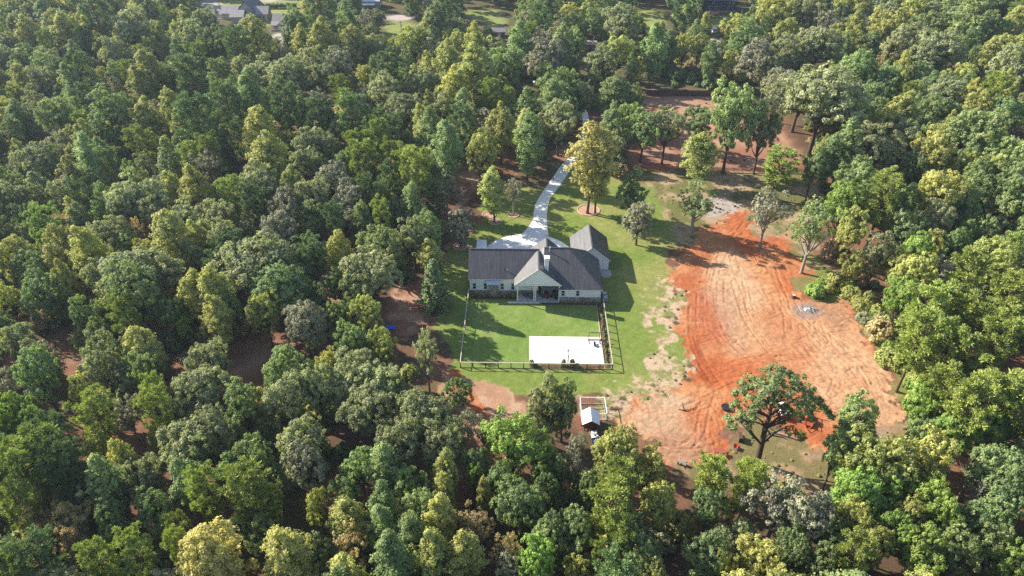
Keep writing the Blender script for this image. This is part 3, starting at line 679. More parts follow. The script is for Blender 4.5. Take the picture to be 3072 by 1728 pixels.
rake(fb, (-1.85, 120.33, 4.74), (3.3, 120.33, 9.0)); rake(fb, (8.42, 120.33, 4.74), (3.3, 120.33, 9.0)); fb.box(-1.82, -1.74, 120.5, 122.8, 4.50, 4.70); fb.box(8.3, 8.38, 120.5, 121.2, 4.50, 4.70)
fb.build('fascia', M_TRIM, house)
# porch
gw = MB(); gw.prism([(-1.35, 4.85), (3.3, 8.7), (7.95, 4.85)], 120.6, 120.75); gw.build('gable', M_SIDING, house)
for i in range(23):
    x = -1.2 + i * .41; top = 8.62 - abs(x - 3.3) * .83
    if top > 5.0: batten((x - .028, x + .028, 120.565, 120.6, 4.85, top))
MB().box(-1.4, 8.05, 120.55, 120.85, 4.52, 4.85).build('porch_beam', M_TRIM, house)
MB().box(-1.3, 8.0, 120.9, 124.6, 4.44, 4.5).build('porch_ceiling', M_WOOD_DARK, house)
for x in (-1.12, 2.45, 2.80, 7.86): MB().box(x - .11, x + .11, 120.62, 120.84, .38, 4.52).build('post', M_TRIM, house, .01)
MB().box(-1.35, 7.95, 120.55, 124.55, -.3, .38).build('porch_floor', M_PATIO, house)
fpl = MB().box(4.05, 6.35, 123.1, 124.58, .38, 4.44).build('fireplace', M_STONE, house)
MB().box(4.75, 5.65, 123.06, 123.12, .62, 1.45).build('firebox', M_DARKMETAL, fpl); MB().box(4.0, 6.4, 122.98, 123.12, 1.75, 1.9).build('mantel', M_WOOD_DARK, fpl)
MB().box(-1.3, 7.95, 124.5, 124.56, .38, 4.44).build('porch_wall', M_WOOD_DARK, house)
for x0, x1 in ((-.7, 1.0), (1.5, 3.2), (6.7, 7.7)):
    d = MB().box(x0, x1, 124.42, 124.5, .4, 2.75).build('glass_door', M_GLASS, house); MB().box(x0 - .08, x0, 124.40, 124.5, .38, 2.83).box(x1, x1 + .08, 124.40, 124.5, .38, 2.83).box(x0, x1, 124.40, 124.5, 2.75, 2.83).build('frame', M_TRIM, d)
# windows
def window(x, y, z0, z1, wd=.68, par=house):
    wnd = MB().box(x - wd / 2, x + wd / 2, y - .02, y + .05, z0, z1).build('window', M_TRIM, par)
    for k in (0, 1):
        h = (z1 - z0) / 2; a = z0 + k * h
        MB().box(x - wd / 2 + .03, x + wd / 2 - .03, y - .035, y - .015, a + .05, a + h - .05).build('pane', M_GLASS, wnd)
    f = MB(); f.box(x - wd/2 - .09, x - wd/2, y - .05, y, z0 - .1, z1 + .1); f.box(x + wd/2, x + wd/2 + .09, y - .05, y, z0 - .1, z1 + .1); f.box(x - wd/2, x + wd/2, y - .05, y, z1, z1 + .1); f.box(x - wd/2, x + wd/2, y - .06, y, z0 - .1, z0); f.build('frame', M_TRIM, wnd)
for x in (-10.6, -8.2, -4.52, -2.2): window(x, 123.15, 1.66, 3.2)
for x in (8.72, 11.9): window(x, 120.75, 1.82, 3.28)
# stone bump-out with metal shed roof
MB().box(-7.42, -5.3, 122.55, 123.15, -.2, 3.35).build('bay_wall', M_STONE, house)
aw = MB(); aw.prism_x([(122.25, 3.42), (123.18, 4.25), (123.18, 4.32), (122.2, 3.47)], -7.9, -4.92)
awn = aw.build('awning', M_METAL_PALE, house); rb = MB()
for i in range(8): rb.bar((-7.86 + i * .415, 122.2, 3.50), (-7.86 + i * .415, 123.16, 4.34), .03, .05)
rb.build('seam', M_METAL_PALE, awn)
for x in (-7.75, -5.05): MB().bar((x, 122.35, 3.42), (x, 123.14, 2.9), .07, .07).bar((x, 123.12, 2.85), (x, 123.12, 3.6), .07, .05, (1, 0, 0)).build('bracket', M_TRIM, awn)
# chimney and vents
ch = MB().box(4.58, 5.48, 122.15, 123.05, 6.2, 10.05).build('chimney', M_SIDING, house)
MB().box(4.46, 5.60, 122.03, 123.17, 10.05, 10.2).box(4.54, 5.52, 122.11, 123.09, 10.2, 10.55).build('cap', M_METAL_PALE, ch); MB().box(4.42, 5.64, 121.99, 123.21, 10.55, 10.63).build('cap_lid', M_TRIM, ch)
MB().tube([(5.8, 127.2, 8.7), (5.8, 127.2, 10.0)], .11, 10).tube([(5.8, 127.2, 10.0), (5.8, 127.2, 10.2)], .19, 10).build('vent_pipe', M_METAL_PALE, house)
for x, y, h in ((-4.0, 124.35, .75), (-3.35, 124.25, .55), (4.25, 126.0, .5)):
    z = 4.62 + (y - 122.78) * .827 if x < 0 else 9.02 - (x - 3.3) * .83
    MB().tube([(x, y, z - .2), (x, y, z + h)], .06, 8).build('vent_pipe', M_DARKMETAL if x < -3.9 else M_METAL_PALE, house)
# detached garage
gar = empty('garage', (15.6, 138, 0), 0, 'white gabled garage standing behind the house corner with dark roof', 'garage')
gw = MB(); gw.box(11.6, 19.75, 133.2, 142.7, .35, 3.0); gw.prism([(11.6, 3.0), (15.65, 6.35), (19.75, 3.0)], 133.2, 142.7); gw.build('wall', M_SIDING, gar)
MB().box(11.55, 19.8, 133.15, 142.75, -.3, .35).build('foundation', M_PATIO, gar)
gable_y(11.2, 15.65, 20.15, 2.98, 6.66, 132.8, 143.1, 'roof', gar)
for i in range(21): x = 11.7 + i * .4; batten((x - .028, x + .028, 133.165, 133.2, .4, 6.28 - abs(x - 15.65) * .82), gar)
for i in range(24): y = 133.3 + i * .4; batten((19.75, 19.785, y - .028, y + .028, .4, 2.95), gar)
fb = MB(); rake(fb, (11.2, 132.73, 2.96), (15.65, 132.73, 6.64)); rake(fb, (20.15, 132.73, 2.96), (15.65, 132.73, 6.64)); fb.box(20.06, 20.12, 132.85, 143.0, 2.72, 2.92); fb.build('fascia', M_TRIM, gar)
MB().bar((15.65, 132.82, 6.69), (15.65, 143.08, 6.69), .3, .05).build('ridge_cap', M_TRIM if False else M_ROOF, gar)
# ------------------------------------------------------------------ beside the house
def ac_unit(x, y, label):
    a = empty('air_conditioner', (x, y, 0), 0, label, 'air conditioner', 'air conditioners on the garage side of the house')
    MB().box(x - .42, x + .42, y - .42, y + .42, .1, .95).build('cabinet', M_METAL_PALE, a, .03); MB().box(x - .5, x + .5, y - .5, y + .5, -.05, .1).build('pad', M_PATIO, a); f = MB()
    for r_ in (.14, .25, .34): f.tube([(x + r_ * math.cos(t), y + r_ * math.sin(t), .965) for t in np.linspace(0, 6.283, 20)], .012, 4)
    f.build('fan_grille', M_DARKMETAL, a)
ac_unit(18.0, 123.3, 'grey air conditioner beside the house wall, nearer the garden fence'); ac_unit(18.1, 121.9, 'grey air conditioner touching the top of the fence bed')
st = empty('garage_steps', (20.2, 131.6, 0), 0, 'pale concrete landing at the garage corner', 'steps'); MB().box(17.6, 20.4, 131.0, 133.1, -.1, .18).build('landing', M_PATIO, st); MB().box(18.2, 19.9, 130.4, 131.0, -.1, .09).build('tread', M_PATIO, st)
def trailer():
    x0, y0 = ground(1443, 742, 2.3); t = empty('cargo_trailer', (x0, y0, 0), 0, 'white box trailer parked behind the house ridge', 'trailer')
    MB().box(x0 - 1.15, x0 + 1.15, y0 - 1.0, y0 + 3.4, .5, 2.35).build('box', M_TRIM, t, .05); MB().box(x0 - 1.1, x0 + 1.1, y0 - .9, y0 + 3.3, .4, .5).bar((x0, y0 + 3.3, .45), (x0, y0 + 4.5, .45), .1, .1).build('chassis', M_DARKMETAL, t)
    for sx in (-1.12, 1.12):
        for dy in (.6, 1.5): MB().cyl((x0 + sx, y0 + dy, .32), .32, .2, 16, 'x').build('wheel', M_RUBBER, t)
trailer()
# ------------------------------------------------------------------ trees of the wood, read from the photograph
# tile: x0, y0, scale of the enlarged view; rows: x, y of the crown's middle, half width, kind
KIND = {'o': ('oak', 'o'), 'O': ('oak', 'O'), 'f': ('flat', 'o'), 'F': ('flat', 'O'), 'y': ('multi', 'y'), 'Y': ('multi', 'Y'), 'u': ('up', 'u'), 'v': ('up', 'y'), 'V': ('up', 'Y'), 'g': ('multi', 'g'),
        'l': ('oak', 'l'), 'k': ('oak', 'y'), 'p': ('pine', 'p'), 'P': ('pine', 'P'), 's': ('sparse', 's'), 'S': ('oak', 's'), 'r': ('sparse', 'r'), 'c': ('cedar', 'c'), 'd': ('dead', None), 'U': ('oak', 'u'), 'b': ('bush', 'y'), 'B': ('bush', 'l')}
TILES = [
 (0, 0, 2.415, "60 60 90 k,150 190 90 o,330 60 90 y,420 200 100 y,250 130 80 o,560 60 80 y,690 110 110 P,850 60 90 o,1010 70 90 y,1200 60 100 o,1300 60 80 U,1080 130 80 o,960 230 130 o,760 60 70 y,640 250 80 y,480 230 80 v,210 260 90 y,60 330 80 o,40 450 90 o,180 430 100 O,340 450 100 o,330 520 90 U,590 560 90 P,190 620 70 v,330 640 110 o,540 660 90 u,700 650 70 v,830 400 90 o,1090 360 70 k,1180 280 40 v,1300 300 50 v,1400 300 110 o,1600 330 110 O,1720 330 90 P,1500 200 90 o,1340 150 80 y,1850 300 110 y,2050 360 70 s,1080 560 110 v,1010 650 80 v,1220 600 90 O,1390 560 120 P,1440 660 100 S,1600 560 90 O,1750 520 80 o,1900 500 150 f,2100 560 160 f,2300 500 140 o,2330 620 110 o,1830 700 110 u,1650 760 120 P,2080 780 120 P,2320 780 90 s,800 800 190 O,1090 860 110 y,1240 790 70 v,1430 880 150 P,440 880 120 U,60 850 90 k,100 950 90 O,640 1040 80 v,500 1040 80 o,300 1180 150 o,680 1180 110 u,560 1180 70 v,1900 1000 140 Y,1960 1180 150 y,1750 990 70 s,1620 1050 70 c,1530 1130 80 p,1240 1230 90 u,1500 1230 130 s,1050 1200 80 o,790 1280 60 V,960 1260 80 l,1870 1330 140 o,2290 1100 140 o,2130 1040 60 c,2370 960 60 P,900 1000 70 O,1330 1050 70 O,260 760 80 o,950 420 70 o,2200 320 80 Y,2150 200 90 U,2330 120 110 P"),
 (0, 500, 2.415, "60 280 120 o,250 260 100 o,480 230 110 o,950 220 200 f,540 380 70 V,340 470 140 l,450 600 110 y,120 680 150 k,250 750 140 O,420 720 110 y,630 680 130 Y,500 870 90 Y,60 960 90 k,800 500 130 o,730 380 90 U,1150 330 120 o,1420 210 110 Y,1330 350 170 f,1580 420 130 o,1880 180 140 o,2080 330 150 S,2030 480 130 S,2240 270 100 o,1000 500 80 r,1250 550 140 y,1010 760 250 f,980 930 200 O,1850 680 260 f,1420 690 100 o,2010 830 220 F,1450 930 130 Y,1340 1010 70 l,1340 1180 55 l,1580 940 130 y,1920 1080 110 k,2200 1150 140 S,2270 650 90 P,130 1280 110 o,270 1400 120 o,780 1380 130 o,1030 1330 130 y,1000 1430 80 l,1520 1430 140 o,620 1080 90 O,300 920 130 O,720 1230 80 O,1650 560 120 o,1250 1100 90 O,1700 1050 90 O,180 400 80 O,40 480 90 O"),
 (0, 1100, 2.307, "60 150 110 s,280 100 150 O,600 180 100 k,730 70 130 o,880 130 80 s,1000 60 110 U,1090 200 70 p,1420 150 200 f,1690 280 160 O,2000 240 170 o,1980 90 150 O,2200 200 150 o,120 320 120 l,250 400 100 l,50 450 80 l,660 330 120 p,880 330 110 s,1090 320 100 p,1300 560 180 o,1450 480 160 o,690 600 90 k,1085 530 50 V,870 700 90 Y,980 780 140 o,300 620 160 p,180 740 150 p,450 720 130 P,130 960 120 p,2080 560 180 o,2130 720 160 S,1780 650 120 O,1430 890 110 p,1720 880 150 p,1860 960 100 p,2200 960 90 k,520 1060 150 r,280 1120 120 r,1250 1130 80 p,1080 1000 150 O,250 1320 150 P,690 1350 110 p,940 1290 110 p,1250 1290 80 p,1500 1330 190 g,1650 1130 55 g,1350 1420 120 g,1980 1360 180 y,2200 1300 140 O,100 1440 120 p,500 1260 110 r,780 1080 120 O,1600 760 110 O,560 860 110 O,1700 1150 100 O,1830 1200 110 O"),
 (1000, 1200, 2.576, "700 160 240 f,300 100 220 f,900 320 140 o,500 420 170 o,850 430 140 o,200 530 160 U,420 560 130 u,880 600 100 v,1400 320 240 l,1620 500 130 l,1880 380 100 s,1870 560 90 s,1740 560 110 O,1090 620 70 l,1100 520 110 O,1170 780 60 v,850 740 80 v,840 960 120 v,1400 780 170 O,1520 870 150 O,2180 460 180 k,2440 560 170 k,2200 680 130 p,2150 820 150 p,2220 1040 120 p,2050 1200 70 p,2500 800 140 k,400 880 120 u,100 960 160 y,150 1150 150 r,380 1050 110 u,630 1130 120 u,450 1280 160 u,750 1250 140 y,1100 1000 140 r,1000 1230 150 y,1350 1200 120 r,1575 1270 150 l,1880 1000 170 O,1880 1320 100 k,1350 1330 100 s,2440 1330 120 k,2380 1200 140 O,1660 1060 140 O,680 880 150 O,1280 640 110 O,1960 720 90 O,1650 700 100 O,600 700 120 U,100 780 120 O"),
 (2072, 1100, 2.307, "1170 340 170 U,1080 530 130 O,130 790 100 p,400 810 100 p,640 850 90 b,120 1000 120 O,300 960 70 k,600 990 210 s,800 1080 160 S,480 1330 150 k,120 1280 150 O,220 1380 90 k,1180 700 180 k,1400 690 180 k,1000 640 110 U,1650 650 150 k,1150 900 170 l,1350 870 150 l,1100 1100 120 k,1600 930 140 l,1700 1050 130 l,1250 1260 130 k,1120 1310 110 p,1400 1180 120 l,1600 1300 160 l,1850 1250 160 U,2100 1250 150 U,2220 1370 120 l,2100 720 170 O,2200 880 150 O,1950 740 110 d,1960 920 90 d,2140 1000 130 O,1600 300 120 l,1750 180 140 p,1900 320 150 p,2100 200 170 p,2250 330 140 p,1520 180 100 k,1800 460 140 l,2050 480 130 l,1580 480 100 U,1950 1080 140 O,980 1200 120 O,1500 1060 110 k,900 1380 110 O,700 1280 110 O"),
 (2200, 0, 2.415, "300 100 140 k,560 80 150 o,100 270 130 U,380 260 110 k,680 210 110 s,150 430 150 S,330 400 120 o,600 350 170 f,820 60 80 v,950 80 80 v,1120 100 80 o,760 270 80 k,870 240 70 v,860 340 80 k,900 500 150 U,500 640 220 f,330 660 110 S,800 640 80 k,1100 260 130 k,1300 70 100 k,1620 70 60 V,1420 200 110 U,1250 330 150 o,1450 380 180 f,1090 450 60 r,1200 540 65 V,1200 650 45 V,1100 600 90 O,1750 130 140 u,1650 280 110 U,1900 260 110 U,1740 280 70 k,2020 190 90 k,2050 330 90 r,1950 430 140 k,1640 570 110 k,1540 680 140 o,2000 520 140 o,1720 700 80 Y,1900 680 90 p,1960 620 70 l,1750 820 110 k,1950 850 140 O,890 780 110 U,1060 800 80 O,1240 850 140 y,1450 830 130 U,1030 880 60 r,1040 960 90 k,700 870 120 U,1020 1080 170 o,800 1060 110 u,1250 1030 110 o,1740 1000 170 U,1420 1150 140 k,1680 1230 120 k,2000 1150 140 U,2010 1350 140 U,1750 1330 120 U,1480 1400 140 k,1300 1230 90 O,700 1150 80 u,900 1340 170 U,1100 1390 100 p,1560 150 90 O,1960 60 100 O,1350 560 90 O,1000 700 90 O,1620 900 100 O,580 1250 90 U"),
 (2200, 500, 2.415, "1080 260 120 p,780 320 140 l,850 480 110 k,1480 250 160 k,1450 420 130 o,1780 180 140 U,2010 250 140 U,1830 480 90 O,1050 640 120 o,1300 660 110 l,1420 580 100 k,1600 600 90 U,1880 700 160 k,1700 790 130 p,1300 830 140 k,950 850 80 Y,1020 960 80 Y,890 930 45 b,1200 1000 120 l,1400 1050 150 p,1600 1050 150 p,1720 1170 130 p,1980 1000 140 p,1350 1250 140 p,1550 1300 150 p,1900 1300 140 p,2030 1180 90 l,1650 1400 110 p,1150 1380 100 b,1120 1120 55 b,860 700 80 k,2080 830 100 o,600 890 70 B,700 880 40 b,660 830 50 B,1180 1240 60 b,1020 1110 45 b,940 1010 40 b,1060 1240 45 b,1650 300 110 O,1250 480 110 O,2050 600 110 O"),
 (900, 100, 2.635, "200 80 110 Y,100 150 80 k,430 80 110 y,620 120 110 o,740 120 80 k,300 280 120 S,100 330 140 o,900 120 130 k,1050 170 110 s,700 300 110 P,830 280 100 O,980 400 110 o,1180 260 110 y,1370 320 170 y,1390 80 80 V,1220 470 120 Y,1620 300 140 U,1750 100 100 u,1950 200 160 S,2050 80 110 o,680 480 160 o,830 600 160 f,900 470 90 o,1150 600 110 o,1290 600 80 u,160 590 100 s,370 620 90 v,420 690 130 P,160 700 110 P,720 760 100 P,960 720 90 v,1030 760 100 u,850 890 80 O,1150 940 120 u,1330 760 65 v,1240 750 70 s,1480 740 90 s,1590 760 110 y,1440 960 120 k,1770 770 90 g,1800 880 110 u,1880 760 100 o,1830 990 90 u,1620 1060 90 r,2050 700 140 o,2030 480 150 U,1780 600 90 u,1930 400 80 P,130 900 150 o,80 1060 120 o,290 850 80 u,430 900 70 p,500 1000 110 p,630 1080 70 p,630 860 55 v,720 1020 80 p,850 1030 100 p,930 1130 130 p,260 1200 140 S,100 1350 140 o,400 1350 140 S,520 1280 90 P,650 1310 80 P,770 1290 70 Y,750 1390 90 s,900 1380 90 u,1150 1220 100 s,1280 1310 80 d,1340 1400 90 O,700 1200 100 P,560 1150 80 O,1000 900 90 O,380 1080 90 O"),
 (900, 600, 2.07, "60 130 95 O,310 110 100 s,400 130 60 u,210 150 60 P,510 120 60 p,590 100 70 O,700 80 60 u,800 190 100 U,700 230 110 o,250 340 90 Y,500 290 130 U,450 470 160 o,230 500 80 O,60 350 110 O,370 770 60 d,420 720 100 k,70 800 105 S,520 940 95 k,330 900 100 U,300 1120 180 f,470 1180 150 o,680 1060 60 b,180 1060 80 k,60 1130 80 O,600 1200 90 O,250 720 70 O,330 560 80 O,130 620 70 O"),
 (1600, 50, 3.22, "360 120 110 O,840 130 200 o,120 300 130 S,280 330 120 u,400 300 110 U,650 420 170 o,830 380 140 k,1150 350 120 u,1220 250 70 v,1100 500 120 O,1300 300 90 u,1450 330 100 k,1600 320 100 k,1650 140 70 V,1750 370 100 s,1930 130 110 k,2000 300 130 U,2150 430 140 S,320 740 160 U,200 850 120 u,450 800 110 o,300 950 130 U,960 800 120 O,900 1020 100 U,1240 1040 90 U,600 60 110 O,100 80 100 O,1350 480 70 P,1580 480 70 P,1480 440 60 P,1700 500 80 P,2250 560 120 o,1060 1080 80 o"),
]
H_RULE = {'low': (2.0, 1.7), 'oak': (7.0, 1.9), 'flat': (7.5, 1.45), 'sparse': (6.5, 1.9), 'up': (7.0, 3.2), 'vase': (7.5, 2.5), 'multi': (7.5, 2.5), 'pine': (8.0, 3.0), 'cedar': (3.5, 2.2), 'bush': (.8, .9), 'dead': (6.0, 1.7)}
MIDF = {'low': .5, 'oak': .64, 'flat': .68, 'sparse': .63, 'up': .60, 'vase': .62, 'multi': .62, 'pine': .70, 'cedar': .5, 'bush': .5, 'dead': .65}
CAT = {'low': 'oak tree', 'oak': 'oak tree', 'flat': 'oak tree', 'sparse': 'oak tree', 'up': 'sweetgum tree', 'vase': 'sweetgum tree', 'multi': 'sweetgum tree', 'pine': 'pine tree', 'cedar': 'cedar tree', 'bush': 'shrub', 'dead': 'dead tree'}
NAME = {k: v.replace(' ', '_') for k, v in CAT.items()}
LOOK = {('oak', 'o'): 'grey-green rounded oak', ('oak', 'O'): 'dark green rounded oak', ('oak', 'l'): 'bright lime green leafy tree', ('oak', 'y'): 'yellow-green rounded tree', ('oak', 'u'): 'fresh green rounded tree', ('oak', 's'): 'silvery green oak',
        ('flat', 'o'): 'wide spreading grey-green oak', ('flat', 'O'): 'wide spreading dark green oak', ('sparse', 's'): 'thin silvery tree with open crown', ('sparse', 'r'): 'thin russet brown tree', ('up', 'u'): 'tall narrow green tree', ('up', 'y'): 'tall narrow yellow-green tree',
        ('up', 'Y'): 'slim bright yellow tree', ('multi', 'y'): 'many-topped yellow-green tree', ('multi', 'Y'): 'many-topped bright yellow tree', ('multi', 'g'): 'golden autumn tree', ('pine', 'p'): 'bright green tufted pine', ('pine', 'P'): 'dark green pine',
        ('cedar', 'c'): 'small dark conical cedar', ('dead', None): 'bare grey dead tree', ('bush', 'y'): 'low yellow-green shrub', ('bush', 'l'): 'low bright green shrub', ('bush', 'O'): 'small dark green shrub', ('up', 'l'): 'tall bright green tree', ('multi', 'u'): 'tall green tree', ('up', 'O'): 'tall dark green tree', ('sparse', 'o'): 'open grey-green tree', ('sparse', 'u'): 'open green tree'}
def zone(x, y):
    if y > 250: return 'near the distant houses'
    if y > 182: return 'behind the corral' if x > 15 else 'in the northwest woods'
    if x > 42: return 'in the east woods past the red soil'
    if y < 97: return 'in the woods south of the coop' if x > -25 else 'in the southwest woods'
    if x < -40: return 'in the deep west woods'
    return 'in the woods beside the house lawn'
SHORT = {'o': 'grey-green', 'O': 'dark green', 'u': 'fresh green', 'y': 'yellow-green', 'Y': 'bright yellow', 'g': 'golden', 'l': 'lime green', 'p': 'bright pine', 'P': 'dark pine', 's': 'silvery', 'r': 'russet', 'c': 'cedar', None: 'bare dead'}
WOOD = []          # trees of the wood, named more closely once all stand
def name_wood():
    A = np.array([(w[1], w[2]) for w in WOOD])
    for i, (o, x, y, R, H, kd, mt) in enumerate(WOOD):
        d = np.hypot(A[:, 0] - x, A[:, 1] - y); d[i] = 99; lk = LOOK.get((kd, mt), 'leafy tree')
        size = 'huge' if R > 6.8 else 'large' if R > 5.2 else 'mid-sized' if R > 3.6 else 'small'
        nb = ''
        for j in np.argsort(d)[:6]:
            if WOOD[j][6] != mt and d[j] < 14: nb = f' beside a {SHORT[WOOD[j][6]]} tree'; break
        if size in lk: size = ''
        lb = f'{size} {lk}{nb} {zone(x, y)}'.split()
        if len(lb) > 16: lb = f'{size} {lk}{nb} {zone(x, y).replace("in the woods ", "")}'.split()
        if len(lb) > 16: lb = f'{lk}{nb} {zone(x, y)}'.split()
        if len(lb) > 16: lb = f'{size} {lk} {zone(x, y)}'.split()
        o['label'] = ' '.join(lb); o['group'] = f'{lk}s {zone(x, y)}'
TREES = []
_tr = np.random.default_rng(5)
def plant(kind, x, y, R, H, mat, rz=None, label=None, group=None, z=None, name=None, cat=None, bark=None):
    v = PROTO[kind][int(_tr.integers(len(PROTO[kind])))] if not isinstance(kind, tuple) else PROTO[kind[0]][kind[1]]
    kd = kind if not isinstance(kind, tuple) else kind[0]
    R0, H0, cm, tm = v
    if cat is None and CAT[kd] == 'oak tree' and mat in ('l', 'y', 'u', 'r'): cat = 'broadleaf tree'; name = 'broadleaf_tree'
    t = bpy.data.objects.new(name or NAME[kd], None); COL.objects.link(t); t.empty_display_size = .5
    t.location = (x, y, soil_height(x, y) - .04 if z is None else z); t.rotation_euler = (0, 0, _tr.uniform(0, 6.28) if rz is None else rz)
    t.scale = (R / R0, R / R0, H / H0)
    zn = zone(x, y); lk = LOOK.get((kd, mat), 'leafy tree')
    tag(t, label or f'{lk} {zn}', cat or CAT[kd], group or f'{lk}s {zn}')
    tr = link('trunk', tm, t)
    if bark is not None: tr.material_slots[0].link = 'OBJECT'; tr.material_slots[0].material = bark
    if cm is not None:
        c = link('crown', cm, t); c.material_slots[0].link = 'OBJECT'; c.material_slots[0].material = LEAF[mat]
    TREES.append((x, y, R, H)); return t
def clear_of(x, y):
    """true where no tree may stand"""
    if -13.2 < x < 21 and 98.5 < y < 145: return True
    return False
OPEN = [LAWN, LOT, CORRAL, FIELD, DIRT_L, DRY]
for x0, y0, sc, rows in TILES:
    for row in rows.split(','):
        a = row.split(); cx = x0 + float(a[0]) / sc; cy = y0 + float(a[1]) / sc; hw = float(a[2]) / sc; kd, mt = KIND[a[3]]
        R = 5.0; H = 15.0
        for _ in range(4):
            x, y = ground(cx, cy, H * MIDF[kd]); R = hw / px_per_m(x, y, H * MIDF[kd]); h0, h1 = H_RULE[kd]; H = h0 + h1 * R
        H *= _tr.uniform(.95, 1.12); R *= 1.06
        if clear_of(x, y): continue
        if kd not in ('bush',) and any(inside(np.array([x]), np.array([y]), p)[0] for p in (LOT, LAWN, CORRAL)): continue
        WOOD.append((plant(kd, x, y, R, H, mt), x, y, R, H, kd, mt))
name_wood()
# ------------------------------------------------------------------ trees standing alone, each from its foot and its top in the photograph
def solo(kind, mat, bx, by, tx, ty, hw, label, name=None, cat=None, rz=None, bark=None):
    x, y = ground(bx, by); z = soil_height(x, y); H = max(2.0, height_at(tx, ty, y) - z); R = hw / px_per_m(x, y, H * .6)
    return plant(kind, x, y, R, H, mat, rz, label, 'single trees about the clearing', z - .03, name, cat, bark)
solo(('vase', 0), 'g', 1762, 640, 1772, 368, 76, 'tall golden autumn tree in a stone ring by the driveway')
solo(('up', 1), 'y', 1785, 640, 1805, 420, 40, 'narrower yellow tree sharing the ring with the golden tree')
solo(('multi', 0), 'y', 1483, 666, 1480, 500, 44, 'yellow-green lawn tree west of the driveway'); solo(('sparse', 0), 's', 1541, 646, 1540, 528, 32, 'slim grey-green tree by the driveway bend')
solo(('low', 1), 's', 1383, 738, 1385, 622, 48, 'round silvery tree at the house corner'); solo(('cedar', 0), 'O', 1310, 925, 1290, 780, 50, 'dark conical tree beside the fenced lawn', cat='cedar tree')
solo(('sparse', 1), 'o', 1290, 1185, 1275, 990, 48, 'tall ragged tree at the fence corner'); solo(('low', 0), 'o', 1628, 1330, 1612, 1125, 60, 'dark oak beside the coop, fence side'); solo(('low', 1), 'O', 1684, 1325, 1695, 1135, 52, 'dark oak leaning over the chicken coop')
solo(('low', 2), 's', 1908, 735, 1910, 606, 46, 'round grey tree on the lawn beyond the garage'); solo(('low', 0), 'O', 1885, 655, 1895, 500, 46, 'dark upright tree on the lawn edge behind the grey tree')
solo(('sparse', 2), 'u', 2075, 705, 2085, 545, 72, 'open-crowned tree at the head of the red soil'); solo(('multi', 2), 'y', 2085, 565, 2100, 400, 58, 'yellow-green tree in front of the ranch fence')
solo(('sparse', 0), 's', 2277, 744, 2310, 560, 60, 'thin tree on a bare trunk at the lot edge'); solo(('sparse', 1), 'u', 2403, 819, 2425, 595, 68, 'leaning pale-trunked tree beside the green island', bark=BARK_PALE)
solo(('oak', 4), 'u', 2168, 520, 2195, 250, 76, 'tall twin-trunk tree at the ranch fence'); solo(('oak', 5), 'o', 2260, 522, 2270, 290, 58, 'dark open tree behind the ranch fence'); solo(('pine', 1), 'p', 2312, 595, 2312, 445, 58, 'bushy green pine in the rough field')
solo(('flat', 1), 'o', 2425, 465, 2370, 190, 128, 'great spreading grey oak at the corral corner')
solo(('up', 2), 'u', 1838, 388, 1835, 222, 52, 'tall tree at the far bend of the driveway'); solo(('oak', 0), 'u', 1920, 485, 1890, 325, 62, 'round grey-green tree behind the golden tree'); solo(('oak', 1), 'o', 1985, 492, 1980, 325, 58, 'round tree at the corral gate'); solo(('oak', 2), 'u', 2085, 455, 2085, 320, 58, 'round tree standing in the corral')
solo(('pine', 0), 'p', 2128, 1490, 2130, 1392, 52, 'small bright pine below the planter box'); solo(('pine', 2), 'p', 2245, 1495, 2255, 1405, 52, 'small bright pine beside the pale branch log')
